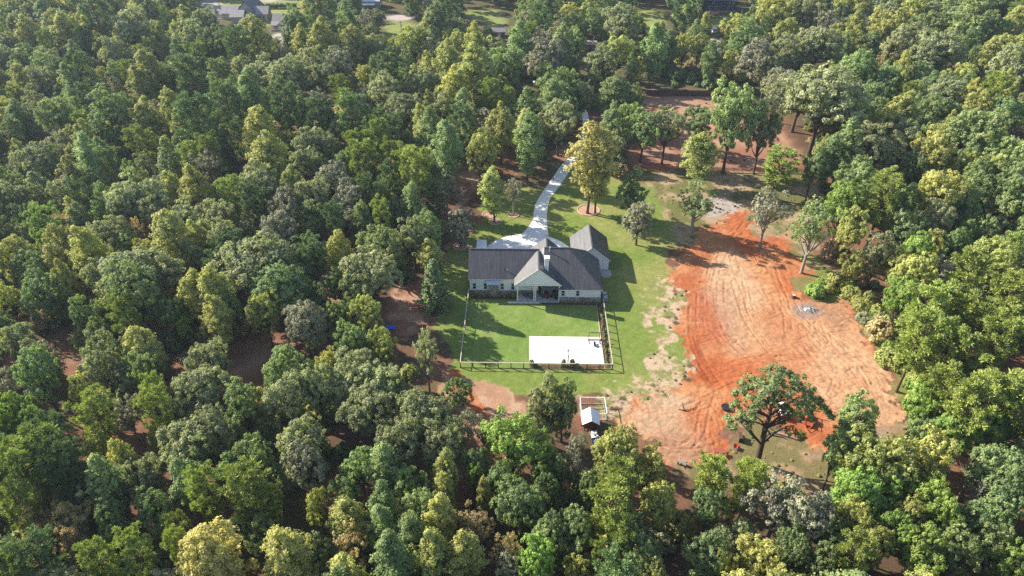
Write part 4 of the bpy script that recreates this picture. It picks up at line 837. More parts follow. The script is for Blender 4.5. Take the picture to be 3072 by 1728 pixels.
# the big oak, with its bare leaning trunk and heavy limbs
def big_oak():
    bx, by = ground(2268, 1388); zb = soil_height(bx, by); P = lambda px, py, dy=0.0: (lambda Y: (lambda d: (float(d[0] * Y / d[1]) - bx, Y - by, CAM_H + float(d[2]) * Y / float(d[1]) - zb))(ray(px, py)))(by + dy)
    T = lambda x, y, dy=0.0: P(1960 + x / 3.22, 1160 + y / 3.22, dy)
    r = np.random.default_rng(99); tr = MB()
    main = [(0, 0, -.3), T(1010, 690), T(1045, 560), T(1080, 400, .3), T(1120, 290, .6), T(1140, 180, .8), T(1160, 60, 1.0)]
    tr.tube(main, [.85, .55, .46, .40, .33, .24, .14], 12, False); cr = Crown(777); lobes = []
    spec = [(880,60,1.0,2.3),(820,180,.5,1.3),(960,130,-1.2,1.6),(930,-20,2.2,2.2),(1060,-60,2.5,2.4),(1180,-110,1.5,2.5),(1300,-80,.5,2.4),(1400,-20,1.5,2.5),(1250,30,-1.5,2.2),(1380,80,-1.0,2.3),(1480,90,1.8,2.4),(1560,170,.5,2.0),(1640,230,1.6,1.6),(1450,190,-1.2,1.9),(1340,180,2.2,1.7),(1100,90,-2.0,1.8),(1040,170,2.0,1.6),(1020,30,.5,2.2),(1180,10,3.0,2.4),(800,360,-.8,1.5),(740,330,.8,1.2),(900,330,.6,1.6),(960,260,-1.0,1.5),(870,280,1.2,1.3),(1330,430,-.8,1.3),(1420,470,.3,1.1),(1250,350,.8,.9),(1700,260,.6,1.0),(1160,-30,-1,2.2),(1000,235,1.5,1.3),(1230,190,1.0,1.5),(1300,260,-.6,1.2),(1400,270,.8,1.3),(1500,280,0,1.2)]
    cen = np.array(T(1170, 120))
    for x, y, dy, rad in spec:
        c = np.array(T(x, y, dy)); lobes.append(c); cr.lobe(c, rad * .72, cen - np.array([0, 0, 2.0]), int(5.5 * rad), 26, .24, .55, r.uniform(.3, .65))
        z = max(5.0, min(c[2] - 1.5, 14)); f = [p for p in main if p[2] <= z][-1]; pts = limb(tr, f, c * .85 + cen * .15, .20, .05, r, .13, 6)
        for k in range(3): q_ = pts[int(r.integers(2, 6))]; limb(tr, q_, q_ + Vector((r.normal(), r.normal(), abs(r.normal()))) * 1.3, .05, .015, r, .1, 3)
    tr.tube([T(1075, 420), T(1110, 430, -.3), T(1135, 470, -.6), T(1250, 490, -.6), T(1310, 520, -.5)], [.2, .16, .13, .09, .03], 7, False)
    o = empty('oak_tree', (bx, by, zb), 0, 'big lone oak with bare leaning trunk over the parked machines', 'oak tree', 'single trees about the clearing')
    tm = tr.mesh('trunk', BARK)
    for p in tm.polygons: p.use_smooth = True
    link('trunk', tm, o); link('crown', crown_mesh('crown', cr, LEAF['O']), o); TREES.append((bx, by, 7, 19))
big_oak()
# shrubs of the beds, and brush along the east edge
def shrub(x, y, R, H, mat, label, group): return plant('bush', x, y, R, H, mat, None, label, group, .02)
shrub(1.9, 100.2, .55, 1.7, 'O', 'dark shrub at the lawn corner of the court bed', 'court bed shrubs'); shrub(8.05, 100.2, .5, 1.9, 'c', 'dark shrub just west of the hoop pole', 'court bed shrubs'); shrub(9.75, 100.2, .6, 2.0, 'c', 'dark shrub just east of the hoop pole', 'court bed shrubs'); shrub(10.6, 100.0, .5, 1.0, 'O', 'low shrub beside the tall court bed shrub', 'court bed shrubs'); shrub(2.6, 100.1, .5, .9, 'O', 'low dark shrub at the end of the court bed', 'court bed shrubs')
for i in range(30):
    y = 101.0 + i * .62; shrub(16.75 + random.uniform(-.25, .25), y, random.uniform(.22, .36), random.uniform(.4, .75), 'O' if i % 3 else 'r', 'small dark shrub in the mulch row along the garden fence', 'shrubs in the fence mulch row')
shrub(-2.1, 122.3, .55, 1.9, 'c', 'tall dark shrub beside the porch post', 'shrubs against the house'); shrub(-11.0, 122.6, .55, 1.6, 'O', 'dark shrub at the fence corner of the house', 'shrubs against the house')
for i, x in enumerate((-9.6, -8.6, -7.2, -5.0, -4.0, -3.1)): shrub(x, 122.4, .35, .7, 'O' if i % 2 else 'u', 'low shrub in the bed under the house windows', 'shrubs under the windows')
for i, x in enumerate(np.arange(8.5, 16.8, .95)): shrub(x, 120.25, .3, .55, 'o' if i % 2 else 'O', 'small shrub along the stone base of the house', 'shrubs along the stone base')
_b = np.random.default_rng(8); edge = [gd(*p) for p in ((2065,700),(2110,735),(2150,770),(2190,830),(2215,880),(2245,950),(2270,1010),(2290,1070))]
for k in range(64):
    i = int(_b.integers(0, len(edge) - 1)); t = _b.random(); x = edge[i][0] * (1 - t) + edge[i + 1][0] * t + _b.uniform(.6, 5.5); y = edge[i][1] * (1 - t) + edge[i + 1][1] * t + _b.normal(0, .8)
    plant('bush', x, y, _b.uniform(.9, 2.0), _b.uniform(1.2, 3.2), 'Y' if _b.random() < .3 else ('y' if _b.random() < .6 else 'l'), None, 'yellow-green brush along the east edge of the red soil', 'brush along the east edge')
# ------------------------------------------------------------------ the yard fence
def post_rail(name, label, runs, h, nr, mpost, mrail, bay=2.44, pw=.13, rail=(.045, .14), flat_top=None, group=None):
    x0, y0 = runs[0][0]; fobj = empty(name, (x0, y0, 0), 0, label, 'fence', group); pm = {}; done = set()
    for (xa, ya), (xb, yb) in runs:
        L = math.hypot(xb - xa, yb - ya); n = max(1, round(L / bay)); P = [(xa + (xb - xa) * i / n, ya + (yb - ya) * i / n) for i in range(n + 1)]
        for p in P:
            k = (round(p[0], 1), round(p[1], 1))
            if k in done: continue
            done.add(k); z = soil_height(*p)
            o = MB().box(p[0] - pw / 2, p[0] + pw / 2, p[1] - pw / 2, p[1] + pw / 2, -.4, h).build('post', mpost, fobj)
        for i in range(n):
            a, b_ = P[i], P[i + 1]
            for k in range(nr):
                z = h * (.30 + .62 * k / max(nr - 1, 1)) if nr > 1 else h * .5
                MB().bar((*a, z), (*b_, z), rail[0], rail[1]).build('rail', mrail, fobj)
            if flat_top: MB().bar((*a, h + .022), (*b_, h + .022), .155, .045).build('top_rail', flat_top, fobj)
    return fobj
FXL, FXR, FYF = -11.9, 17.45, 99.45
yf = post_rail('yard_fence', 'wooden garden fence with pale flat top rail around the back lawn', [((FXL, FYF), (FXR, FYF)), ((FXL, FYF), (FXL, 123.0)), ((FXR, FYF), (FXR, 120.6))], 1.42, 0, M_WOOD_DARK, M_WOOD, pw=.17, flat_top=M_WOOD_PALE)
kb = MB(); kb.box(FXL, FXR, FYF - .03, FYF + .03, -.05, .16); kb.build('kickboard', M_WOOD, yf)
wire = MB()
for z in np.arange(.3, 1.4, .22): wire.tube([(FXL, FYF, z), (FXR, FYF, z)], .004, 3, False); wire.tube([(FXL, FYF, z), (FXL, 123, z)], .004, 3, False); wire.tube([(FXR, FYF, z), (FXR, 120.6, z)], .004, 3, False)
wire.build('wire', M_METAL_PALE, yf)
# ------------------------------------------------------------------ basketball hoop
hx, hy = 8.9, 100.25
hoop = empty('basketball_hoop', (hx, hy, 0), 0, 'basketball hoop on a dark pole at the court edge', 'basketball hoop')
MB().box(hx - .09, hx + .09, hy - .09, hy + .09, -.3, 2.75).build('pole', M_DARKMETAL, hoop); ar = MB(); ar.bar((hx, hy, 2.7), (hx, hy + 1.1, 3.35), .1, .12); ar.bar((hx, hy, 2.3), (hx, hy + 1.1, 3.05), .07, .07); ar.build('arm', M_DARKMETAL, hoop)
def clear_mat():
    t = NT('clear_acrylic'); t.b.inputs['Transmission Weight'].default_value = 1.0; t.b.inputs['Alpha'].default_value = .25; return t.set((.9, .92, .94), .1, .3)
bbd = MB().box(hx - .92, hx + .92, hy + 1.12, hy + 1.15, 2.9, 3.98).build('backboard', clear_mat(), hoop); fr = MB()
for z in (2.9, 3.98): fr.bar((hx - .95, hy + 1.13, z), (hx + .95, hy + 1.13, z), .07, .07)
for x in (-.95, .95): fr.bar((hx + x, hy + 1.13, 2.9), (hx + x, hy + 1.13, 3.98), .07, .07)
fr.bar((hx - .1, hy + 1.12, 3.15), (hx + .1, hy + 1.12, 3.15), .1, .25); fr.build('frame', M_DARKMETAL, bbd)
MB().tube([(hx + .23 * math.cos(t), hy + 1.5 + .23 * math.sin(t), 3.05) for t in np.linspace(0, 6.283, 22)], .014, 5).bar((hx, hy + 1.15, 3.05), (hx, hy + 1.29, 3.05), .1, .04).build('rim', M_plain('orange_paint', (.7, .16, .03)), hoop)
nt = MB()
for t in np.linspace(0, 6.283, 11)[:-1]: nt.tube([(hx + .22 * math.cos(t), hy + 1.5 + .22 * math.sin(t), 3.04), (hx + .13 * math.cos(t + .3), hy + 1.5 + .13 * math.sin(t + .3), 2.65)], .006, 3, False)
nt.build('net', M_TRIM, hoop)
# ------------------------------------------------------------------ weight rack on the court
M_RED = M_plain('red_paint', (.55, .03, .035), .4, .4); M_BLUE = M_plain('blue_paint', (.010, .038, .13), .35, .5); M_ORANGE = M_plain('orange_red_paint', (.55, .10, .03), .5, .4)
wr = empty('weight_rack', (14.6, 107.4, .075), 0, 'black weight rack with bench and red plates on the court corner', 'weight rack')
g = MB()
for x in (13.5, 15.7):
    for y in (106.9, 108.2): g.box(x - .05, x + .05, y - .05, y + .05, .07, 2.0 if y > 107.5 else 1.5)
    g.box(x - .05, x + .05, 106.9, 108.2, .08, .16)
g.box(13.5, 15.7, 108.15, 108.25, 1.9, 2.0); g.box(13.5, 15.7, 106.86, 106.94, 1.0, 1.1); g.box(13.5, 15.7, 108.15, 108.25, .1, .2); g.build('frame', M_DARKMETAL, wr)
MB().tube([(13.2, 106.85, 1.18), (15.95, 106.85, 1.18)], .03, 8).build('barbell', M_METAL_PALE, wr)
for x in (13.28, 13.36): MB().cyl((x, 106.85, 1.18), .28, .06, 18, 'x').build('plate', M_RED, wr)
for x in (15.8, 15.88): MB().cyl((x, 106.85, 1.18), .24, .06, 18, 'x').build('plate', M_DARKMETAL, wr)
MB().box(14.4, 14.8, 105.9, 107.2, .42, .52).build('bench_pad', M_RUBBER, wr); MB().box(14.55, 14.65, 106.0, 106.1, .07, .42).box(14.55, 14.65, 107.0, 107.1, .07, .42).build('bench_leg', M_DARKMETAL, wr)
# ------------------------------------------------------------------ porch furniture
def lounge(x, y, rz, label):
    c = empty('lounge_chair', (x, y, .38), rz, label, 'chair', 'blue cushioned porch chairs'); 
    def part(nm, m, *bx): mb = MB(); [mb.box(*b) for b in bx]; o = link(nm, mb.mesh(nm, m), c); return o
    part('frame', M_DARKMETAL, (-.36, .36, -.36, .36, .22, .30), (-.36, -.30, -.36, -.30, 0, .55), (.30, .36, -.36, -.30, 0, .55), (-.36, -.30, .30, .36, 0, .95), (.30, .36, .30, .36, 0, .95), (-.38, -.28, -.36, .36, .55, .60), (.28, .38, -.36, .36, .55, .60))
    part('seat_cushion', M_CUSHION, (-.29, .29, -.34, .28, .30, .44)); part('back_cushion', M_CUSHION, (-.29, .29, .20, .34, .44, .98))
M_CUSHION = M_plain('blue_cushion', (.16, .27, .40), .85, .1)
lounge(.5, 122.6, .5, 'blue cushioned porch chair farther from the posts'); lounge(1.95, 121.75, 1.9, 'blue cushioned porch chair beside the middle posts'); lounge(1.3, 123.3, -.4, 'blue cushioned porch chair against the glass doors')
ft = empty('coffee_table', (1.0, 121.9, .38), 0, 'low dark table between the blue porch chairs', 'table'); 
MB().box(.6, 1.4, 121.6, 122.2, .78, .84).build('tabletop', M_WOOD_DARK, ft)
for x in (.66, 1.34):
    for y in (121.66, 122.14): MB().box(x - .03, x + .03, y - .03, y + .03, .38, .78).build('leg', M_DARKMETAL, ft)
dt = empty('dining_table', (5.4, 121.9, .38), 0, 'round brown table in front of the stone fireplace', 'table'); MB().cyl((5.4, 121.9, 1.1), .55, .06, 20).build('tabletop', M_WOOD_RED, dt); MB().cyl((5.4, 121.9, .74), .06, .7, 10).cyl((5.4, 121.9, .41), .3, .05, 14).build('pedestal', M_DARKMETAL, dt)
for i, (x, y, a) in enumerate(((4.5, 121.9, 1.57), (6.3, 122.0, -1.57), (5.3, 122.65, 0), (4.0, 122.5, .9))):
    c = empty('patio_chair', (x, y, .38), a, ['black metal chair beside the round table, fence-bed side', 'black metal chair beside the round table, grill side', 'black metal chair between round table and fireplace', 'black metal chair beside the fireplace corner'][i], 'chair', 'black chairs around the porch table')
    for nm, bs in (('seat', [(-.24, .24, -.24, .24, .42, .47)]), ('backrest', [(-.24, .24, .21, .25, .5, .95)]), ('leg', [(-.24, -.2, -.24, -.2, 0, .42)]), ('leg', [(.2, .24, -.24, -.2, 0, .42)]), ('leg', [(-.24, -.2, .2, .24, 0, .5)]), ('leg', [(.2, .24, .2, .24, 0, .5)])):
        mb = MB(); [mb.box(*b) for b in bs]; link(nm, mb.mesh(nm, M_DARKMETAL), c)
gr = empty('grill', (7.35, 121.6, .38), 0, 'black covered grill at the porch end by the siding', 'grill'); MB().box(6.95, 7.75, 121.3, 121.85, .38, 1.2).build('cart', M_DARKMETAL, gr, .02); MB().prism_x([(121.3, 1.2), (121.3, 1.38), (121.45, 1.58), (121.72, 1.58), (121.85, 1.38), (121.85, 1.2)], 6.98, 7.72).build('lid', M_RUBBER, gr)
# ------------------------------------------------------------------ chicken coop and run
q = lambda x, y, z=0: ground(1680 + x / 7.245, 1160 + y / 7.245, z)
M_COOP = M_plain('barn_red', (.20, .028, .022), .7, .2); M_TIN = M_plain('white_tin', (.86, .88, .92), .3, .5, .1, .05)
cx0, cy0 = q(640, 960); cx0 += .15
coop = empty('chicken_coop', (cx0, cy0 + 1.2, 0), 0, 'dark red chicken coop with white tin roof beside the wire run', 'chicken coop')
W_, D_ = 1.15, 2.6
MB().box(cx0 - W_, cx0 + W_, cy0, cy0 + D_, .55, 2.0).prism([(cx0 - W_, 2.0), (cx0, 2.75), (cx0 + W_, 2.0)], cy0, cy0 + D_).build('wall', M_COOP, coop)
for sx in (-1, 1):
    for yy in (cy0 + .08, cy0 + D_ - .08): MB().box(cx0 + sx * (W_ - .1) - .06, cx0 + sx * (W_ - .1) + .06, yy - .06, yy + .06, -.3, .55).build('leg', M_WOOD_DARK, coop)
for sx, nm in ((-1, 'roof'), (1, 'roof')):
    m = MB(); a = (cx0, 2.84); e_ = (cx0 + sx * 1.55, 1.84); m.prism([a, e_, (e_[0], e_[1] - .05), (a[0], a[1] - .05)], cy0 - .35, cy0 + D_ + .35); rf = m.build(nm, M_TIN, coop)
    s_ = MB()
    for k in range(8): yy = cy0 - .3 + k * .46; s_.bar((cx0 + sx * .03, yy, 2.83), (cx0 + sx * 1.53, yy, 1.87), .03, .03)
    s_.build('seam', M_TIN, rf)
MB().box(cx0 - .4, cx0 + .4, cy0 - .04, cy0, .7, 1.75).build('door', M_WOOD_DARK, coop); MB().bar((cx0 - .1, cy0 - 1.1, .05), (cx0 - .1, cy0, .62), .5, .05).build('ramp', M_WOOD, coop)
MB().prism_x([(cy0 + .3, .75), (cy0 + .3, 1.4), (cy0 + 1.9, 1.4), (cy0 + 1.9, .75)], cx0 - 1.65, cx0 - W_).build('nest_box', M_COOP, coop)
run = empty('chicken_run', (cx0 + 1.0, cy0 + 4, 0), 0, 'white-railed wire pen attached behind the red coop', 'pen')
HR = 1.75; c1 = q(435, 230, HR); c2 = q(965, 222, HR); c3_ = q(1045, 585, HR); c4 = q(505, 560, HR); corners = [c1, c2, (c2[0] + .35, c3_[1]), (c1[0] + .1, c4[1])]
corners = [(cx0 - 1.5, c1[1]), (c2[0], c1[1]), (c2[0] + .1, c3_[1]), (cx0 - 1.5, c3_[1])]
def run_side(a, b):
    n = max(1, round(math.hypot(b[0] - a[0], b[1] - a[1]) / 1.8))
    for i in range(n): p = (a[0] + (b[0] - a[0]) * i / n, a[1] + (b[1] - a[1]) * i / n); MB().box(p[0] - .045, p[0] + .045, p[1] - .045, p[1] + .045, -.3, HR).build('post', M_WOOD_PALE, run)
    MB().bar((*a, HR), (*b, HR), .1, .09).build('top_rail', M_TIN, run); MB().bar((*a, .1), (*b, .1), .05, .12).build('bottom_rail', M_WOOD_PALE, run); m = MB(); L = math.hypot(b[0] - a[0], b[1] - a[1])
    for z in np.arange(.25, HR, .15): m.tube([(*a, z), (*b, z)], .0035, 3, False)
    for k in range(int(L / .15)): t = k * .15 / L; m.tube([(a[0] + (b[0] - a[0]) * t, a[1] + (b[1] - a[1]) * t, .1), (a[0] + (b[0] - a[0]) * t, a[1] + (b[1] - a[1]) * t, HR)], .0035, 3, False)
    m.build('wire_mesh', M_METAL_PALE, run)
for i in range(4): run_side(corners[i], corners[(i + 1) % 4])
MB().bar((corners[3][0] + 1.2, corners[3][1] + 2.3, .9), (corners[2][0], corners[3][1] + 2.3, .9), .06, .06).build('perch', M_WOOD_PALE, run)
# ------------------------------------------------------------------ ride-on mower
def local(parent, nm, m, mb, bevel=0): 
    o = link(nm, mb.mesh(nm, m), parent)
    if bevel: md = o.modifiers.new('bevel', 'BEVEL'); md.width = bevel; md.segments = 2; md.limit_method = 'ANGLE'
    return o
mx_, my_ = q(770, 1200); mow = empty('ride_on_mower', (mx_, my_, 0), .12, 'blue and white ride-on mower parked beside the red coop', 'mower'); L_ = lambda nm, m, mb, b=0: local(mow, nm, m, mb, b)
L_('hood', M_BLUE, MB().prism_x([(-1.25, .35), (-1.25, .62), (-1.05, .82), (-.2, .92), (-.1, .35)], -.42, .42), .05); L_('deck', M_BLUE, MB().box(-.72, .72, -.35, .65, .16, .34), .05); L_('fender', M_TRIM, MB().box(-.62, .62, .35, 1.15, .5, .68), .06)
L_('seat', M_TRIM, MB().box(-.27, .27, .3, .8, .68, .80).box(-.27, .27, .72, .86, .8, 1.22), .05); L_('chassis', M_DARKMETAL, MB().box(-.3, .3, -1.15, 1.1, .25, .42)); L_('steering_wheel', M_RUBBER, MB().tube([(.19 * math.cos(t), .02 + .12 * math.sin(t), 1.08 + .12 * math.sin(t)) for t in np.linspace(0, 6.283, 18)], .02, 6).bar((0, -.15, .85), (0, .02, 1.08), .04, .04))
L_('bagger', M_TRIM, MB().box(-.5, -.05, 1.15, 1.7, .45, 1.0).box(.05, .5, 1.15, 1.7, .45, 1.0), .06)
for x, y, r_, w__ in ((-.48, -.95, .23, .2), (.48, -.95, .23, .2), (-.52, .75, .33, .28), (.52, .75, .33, .28)): L_('wheel', M_RUBBER, MB().cyl((x, y, r_), r_, w__, 18, 'x'))
for s in (-.3, .3): L_('headlight', M_TRIM, MB().box(s - .09, s + .09, -1.28, -1.24, .5, .6))
# ------------------------------------------------------------------ machines under the big oak
q5 = lambda x, y, z=0: ground(1960 + x / 3.22, 1160 + y / 3.22, z)
sx_, sy_ = q5(1255, 310); sk = empty('skid_steer', (sx_, sy_ + 1.2, 0), .1, 'white and red skid steer loader parked under the oak', 'skid steer'); L_ = lambda nm, m, mb, b=0: local(sk, nm, m, mb, b)
L_('body', M_TRIM, MB().box(-.6, .6, -1.35, .9, .4, 1.25), .06); L_('engine_door', M_RED, MB().box(-.58, .58, -1.45, -1.3, .45, 1.25), .03); cab = L_('cab', M_DARKMETAL, MB().box(-.5, .5, -.35, .85, 1.25, 2.0), .05); L_('roof', M_TRIM, MB().box(-.55, .55, -.4, .9, 2.0, 2.08), .03)
for s in (-1, 1):
    L_('lift_arm', M_TRIM, MB().bar((s * .68, -1.2, 1.5), (s * .68, .9, 1.3), .14, .22).bar((s * .68, .9, 1.3), (s * .68, 1.5, .45), .14, .2)); L_('tower', M_TRIM, MB().box(s * .68 - .09, s * .68 + .09, -1.4, -1.0, .9, 1.65))
    for y in (-.85, .5): L_('wheel', M_RUBBER, MB().cyl((s * .78, y, .4), .4, .3, 18, 'x'))
L_('bucket', M_DARKMETAL, MB().prism_x([(1.45, .1), (2.05, .1), (2.1, .16), (1.55, .2), (1.5, .65), (1.42, .65)], -.85, .85))
tx_, ty_ = q5(1500, 375); tl = empty('utility_trailer', (tx_, ty_ + 1.0, 0), -.35, 'orange-red flatbed trailer with raised ramp beside the skid steer', 'trailer'); L_ = lambda nm, m, mb, b=0: local(tl, nm, m, mb, b)
L_('frame', M_ORANGE, MB().box(-.9, -.8, -1.5, 1.6, .5, .62).box(.8, .9, -1.5, 1.6, .5, .62).box(-.9, .9, -1.55, -1.45, .5, .62).box(-.9, .9, 1.55, 1.65, .5, .62).bar((-.8, -1.5, .55), (0, -2.7, .5), .08, .1).bar((.8, -1.5, .55), (0, -2.7, .5), .08, .1))
for k in range(9): L_('deck_plank', M_WOOD_RED, MB().box(-.79, .79, -1.42 + k * .33, -1.42 + k * .33 + .31, .57, .61))
L_('side_rail', M_ORANGE, MB().bar((-.87, -1.5, 1.0), (-.87, 1.6, 1.0), .05, .07).bar((.87, -1.5, 1.0), (.87, 1.6, 1.0), .05, .07).bar((-.87, -1.5, .6), (-.87, -1.5, 1.0), .05, .05).bar((.87, -1.5, .6), (.87, -1.5, 1.0), .05, .05)); L_('ramp', M_ORANGE, MB().box(-.8, .8, 1.62, 1.7, .6, 1.9))
L_('engine', M_ORANGE, MB().box(-.4, .4, -.6, .7, .61, 1.5), .06)
for s in (-1, 1):
    for y in (-.3, .5): L_('wheel', M_RUBBER, MB().cyl((s * 1.03, y, .34), .34, .22, 18, 'x'))
# ------------------------------------------------------------------ odds and ends in the clearing
def on(px, py): x, y = ground(px, py); return x, y, soil_height(x, y)
x, y, z = on(2177, 1226); tr_ = empty('stock_trough', (x, y, z), 0, 'black round rubber trough on the red soil', 'trough'); m = MB(); m.tube([(0, 0, 0), (0, 0, .45)], [.72, .82], 24); local(tr_, 'tub', M_RUBBER, m); local(tr_, 'rim', M_DARKMETAL, MB().tube([(.82 * math.cos(t), .82 * math.sin(t), .47) for t in np.linspace(0, 6.283, 26)], .05, 6))
def log_obj(name, label, px, py, L, r, ang, mat, cat='log', group=None, knots=3):
    x, y, z = on(px, py); o = empty(name, (x, y, z), ang, label, cat, group); rr = np.random.default_rng(int(px + py)); pts = [(-L/2 + L * i / 5, rr.normal(0, .04 * L * .3), r * .85 + rr.normal(0, .02)) for i in range(6)]; local(o, 'stem', mat, MB().tube(pts, [r * (1.1 - .05 * i) for i in range(6)], 10)); m = MB()
    for k in range(knots): i = rr.integers(1, 5); p = Vector(pts[i]); m.tube([p, p + Vector((rr.normal() * .2, rr.normal() * .5, .3)).normalized() * r * 2.4], [r * .3, r * .14], 6)
    if knots: local(o, 'branch_stub', mat, m)
    local(o, 'cut_end', M_WOOD_PALE, MB().cyl((L/2 + .005, pts[-1][1], pts[-1][2]), r * .82, .02, 12, 'x')); return o
log_obj('log', 'short thick cut log at the pine edge of the clearing', 2045, 1393, 1.5, .38, -.5, BARK_PALE); log_obj('log', 'pale branch log lying by the two small pines', 2298, 1436, 2.2, .2, -.25, BARK_PALE); log_obj('log', 'long pale fallen log under the big oak', 2355, 1308, 4.0, .22, -.4, BARK_PALE); log_obj('log', 'grey log half hidden behind the second oak', 2650, 1315, 3.2, .3, -.6, BARK_PALE)
log_obj('log', 'pale slender log in the wood below the leaning oaks', 165, 1055, 7.0, .2, -.95, BARK_PALE)
def plank_box(name, label, cat, px, py, ang, Lx, Ly, h, mat):
    x, y, z = on(px, py); o = empty(name, (x, y, z), ang, label, cat)
    for sx in (-1, 1): local(o, 'side_board', mat, MB().box(-Lx/2, Lx/2, sx * Ly/2 - .04, sx * Ly/2 + .04, -.05, h))
    for sx in (-1, 1): local(o, 'end_board', mat, MB().box(sx * (Lx/2 - .042) - .04, sx * (Lx/2 - .042) + .04, -Ly/2 + .04, Ly/2 - .04, -.05, h)); 
    local(o, 'base', mat, MB().box(-Lx/2 + .08, Lx/2 - .08, -Ly/2 + .04, Ly/2 - .04, -.02, .1 if cat != 'crate' else h - .02)); return o
plank_box('planter_box', 'open red-brown timber planter box on the dirt edge', 'planter', 2130, 1387, .12, 2.0, .9, .55, M_WOOD_RED)
plank_box('crate', 'tall dark weathered crate standing by the oak', 'crate', 2219, 1318, 1.45, 1.5, .55, 1.05, M_WOOD_DARK)
x, y, z = on(2157, 1362); o = empty('picnic_bench', (x, y, z), -.08, 'dark reddish picnic bench near the planter box', 'bench')
local(o, 'tabletop', M_WOOD_RED, MB().box(-1.0, 1.0, -.38, .38, .7, .75))
for s in (-1, 1):
    local(o, 'seat', M_WOOD_RED, MB().box(-1.0, 1.0, s * .72 - .13, s * .72 + .13, .42, .47)); local(o, 'leg', M_WOOD_DARK, MB().bar((s * .75, -.7, 0), (s * .75, -.2, .7), .08, .08).bar((s * .75, .7, 0), (s * .75, .2, .7), .08, .08).bar((s * .75, -.8, .4), (s * .75, .8, .4), .06, .08))
x, y, z = on(2206, 1345); o = empty('wheelbarrow', (x, y, z), 1.1, 'bright red wheelbarrow in the grass by the oak', 'wheelbarrow'); m = MB(); m.add([(-.45,-.33,.62),(.5,-.36,.66),(.5,.36,.66),(-.45,.33,.62),(-.3,-.2,.34),(.28,-.2,.34),(.28,.2,.34),(-.3,.2,.34)], [(4,5,6,7),(0,4,7,3),(1,2,6,5),(0,1,5,4),(3,7,6,2)]); local(o, 'tray', M_RED, m)
local(o, 'handle', M_WOOD, MB().bar((.5, -.2, .32), (-1.0, -.28, .55), .05, .05).bar((.5, .2, .32), (-1.0, .28, .55), .05, .05)); local(o, 'wheel', M_RUBBER, MB().cyl((.62, 0, .2), .2, .1, 16, 'y')); local(o, 'leg', M_DARKMETAL, MB().bar((-.3, -.22, .36), (-.4, -.24, 0), .04, .04).bar((-.3, .22, .36), (-.4, .24, 0), .04, .04))
x, y, z = on(2728, 1326); o = empty('water_tank', (x, y, z), .4, 'small white plastic tank among the eastern brush', 'tank'); local(o, 'tank', M_TRIM, MB().tube([(-.7,0,.5),(-.6,0,.5),(.6,0,.5),(.7,0,.5)], [.3,.46,.46,.3], 18)); local(o, 'cradle', M_DARKMETAL, MB().box(-.5, -.4, -.35, .35, 0, .2).box(.4, .5, -.35, .35, 0, .2))
# stumps
def stump(px, py, label, r=.3, h=.5, mat=None):
    x, y, z = on(px, py); o = empty('tree_stump', (x, y, z), random.uniform(0, 6), label, 'stump', 'cut stumps'); local(o, 'stem', mat or BARK, MB().tube([(0,0,-.2),(0,0,.06),(0,0,h)], [r * 1.5, r * 1.08, r], 12)); local(o, 'cut_top', M_WOOD_PALE, MB().cyl((0, 0, h + .005), r * .9, .02, 12))
stump(2380, 893, 'dark tree stump beside the red dirt mound', .42, .65)
for px, py, lb in ((2204, 620, 'taller stump on the pale gravel patch'), (2148, 624, 'small stump at the middle of the gravel patch'), (2110, 618, 'small stump at the lawn side of the gravel patch'), (2160, 628, 'low stump between the gravel patch stumps'), (2192, 483, 'stump by the ranch fence in the corral'), (2232, 481, 'second stump by the ranch fence in the corral'), (2060, 328, 'stump out in the sunlit corral'), (2118, 311, 'stump in the shaded end of the corral'), (2150, 378, 'stump at the corral oak edge')): stump(px, py, lb, .28, .6)
# burnt pile
ax_, ay_, az_ = on(2428, 930); r_ = np.random.default_rng(4); ap = empty('ash_pile', (ax_, ay_, az_), 0, 'grey white burn pile of ash and charred sticks', 'ash pile')
hx_ = np.linspace(-2.2, 2.2, 45); XX, YY = np.meshgrid(hx_, hx_); ZZ = .42 * np.exp(-((XX / 1.15) ** 2 + (YY / .8) ** 2)) * (.5 + 1.0 * fbm(XX + 50, YY, .7, 3)) - .06
t = NT('ash'); f_ = t.noise(2.2, 5, .7); M_ASH = t.set(t.ramp(f_, [(.35, (.06,.05,.048)), (.5, (.38,.36,.35)), (.62, (.78,.77,.76))]), .95, .05)
mm = mesh_np('ash', np.stack([XX, YY, ZZ], -1).reshape(-1, 3), grid_faces(45, 45).reshape(-1, 4), M_ASH, True); link('ash', mm, ap)
for k in range(14): a = r_.uniform(0, 3.14); c = Vector((r_.normal(0, .7), r_.normal(0, .5), .22)); d = Vector((math.cos(a), math.sin(a), r_.normal(0, .15))) * r_.uniform(.4, 1.0); local(ap, 'charred_stick', M_RUBBER if k % 2 else BARK, MB().tube([c - d, c + d], [.05, .03], 6))
# brush heap lying on the soil
bx_, by_, bz_ = on(2060, 1226); bp = empty('fallen_branch', (bx_, by_, bz_), 0, 'bare fallen branch curved across the red soil', 'branch'); m = MB(); m.tube([(-1.6,-.3,.1),(-.6,-.55,.14),(.5,-.4,.12),(1.4,.1,.1),(1.9,.7,.06)], [.05,.09,.08,.05,.02], 7); m.tube([(-.6,-.5,.14),(-.75,.5,.2),(-.6,1.6,.08)], [.06,.05,.02], 6); m.tube([(.5,-.4,.12),(.9,.5,.3)], [.05,.015], 6); local(bp, 'limb', BARK, m)
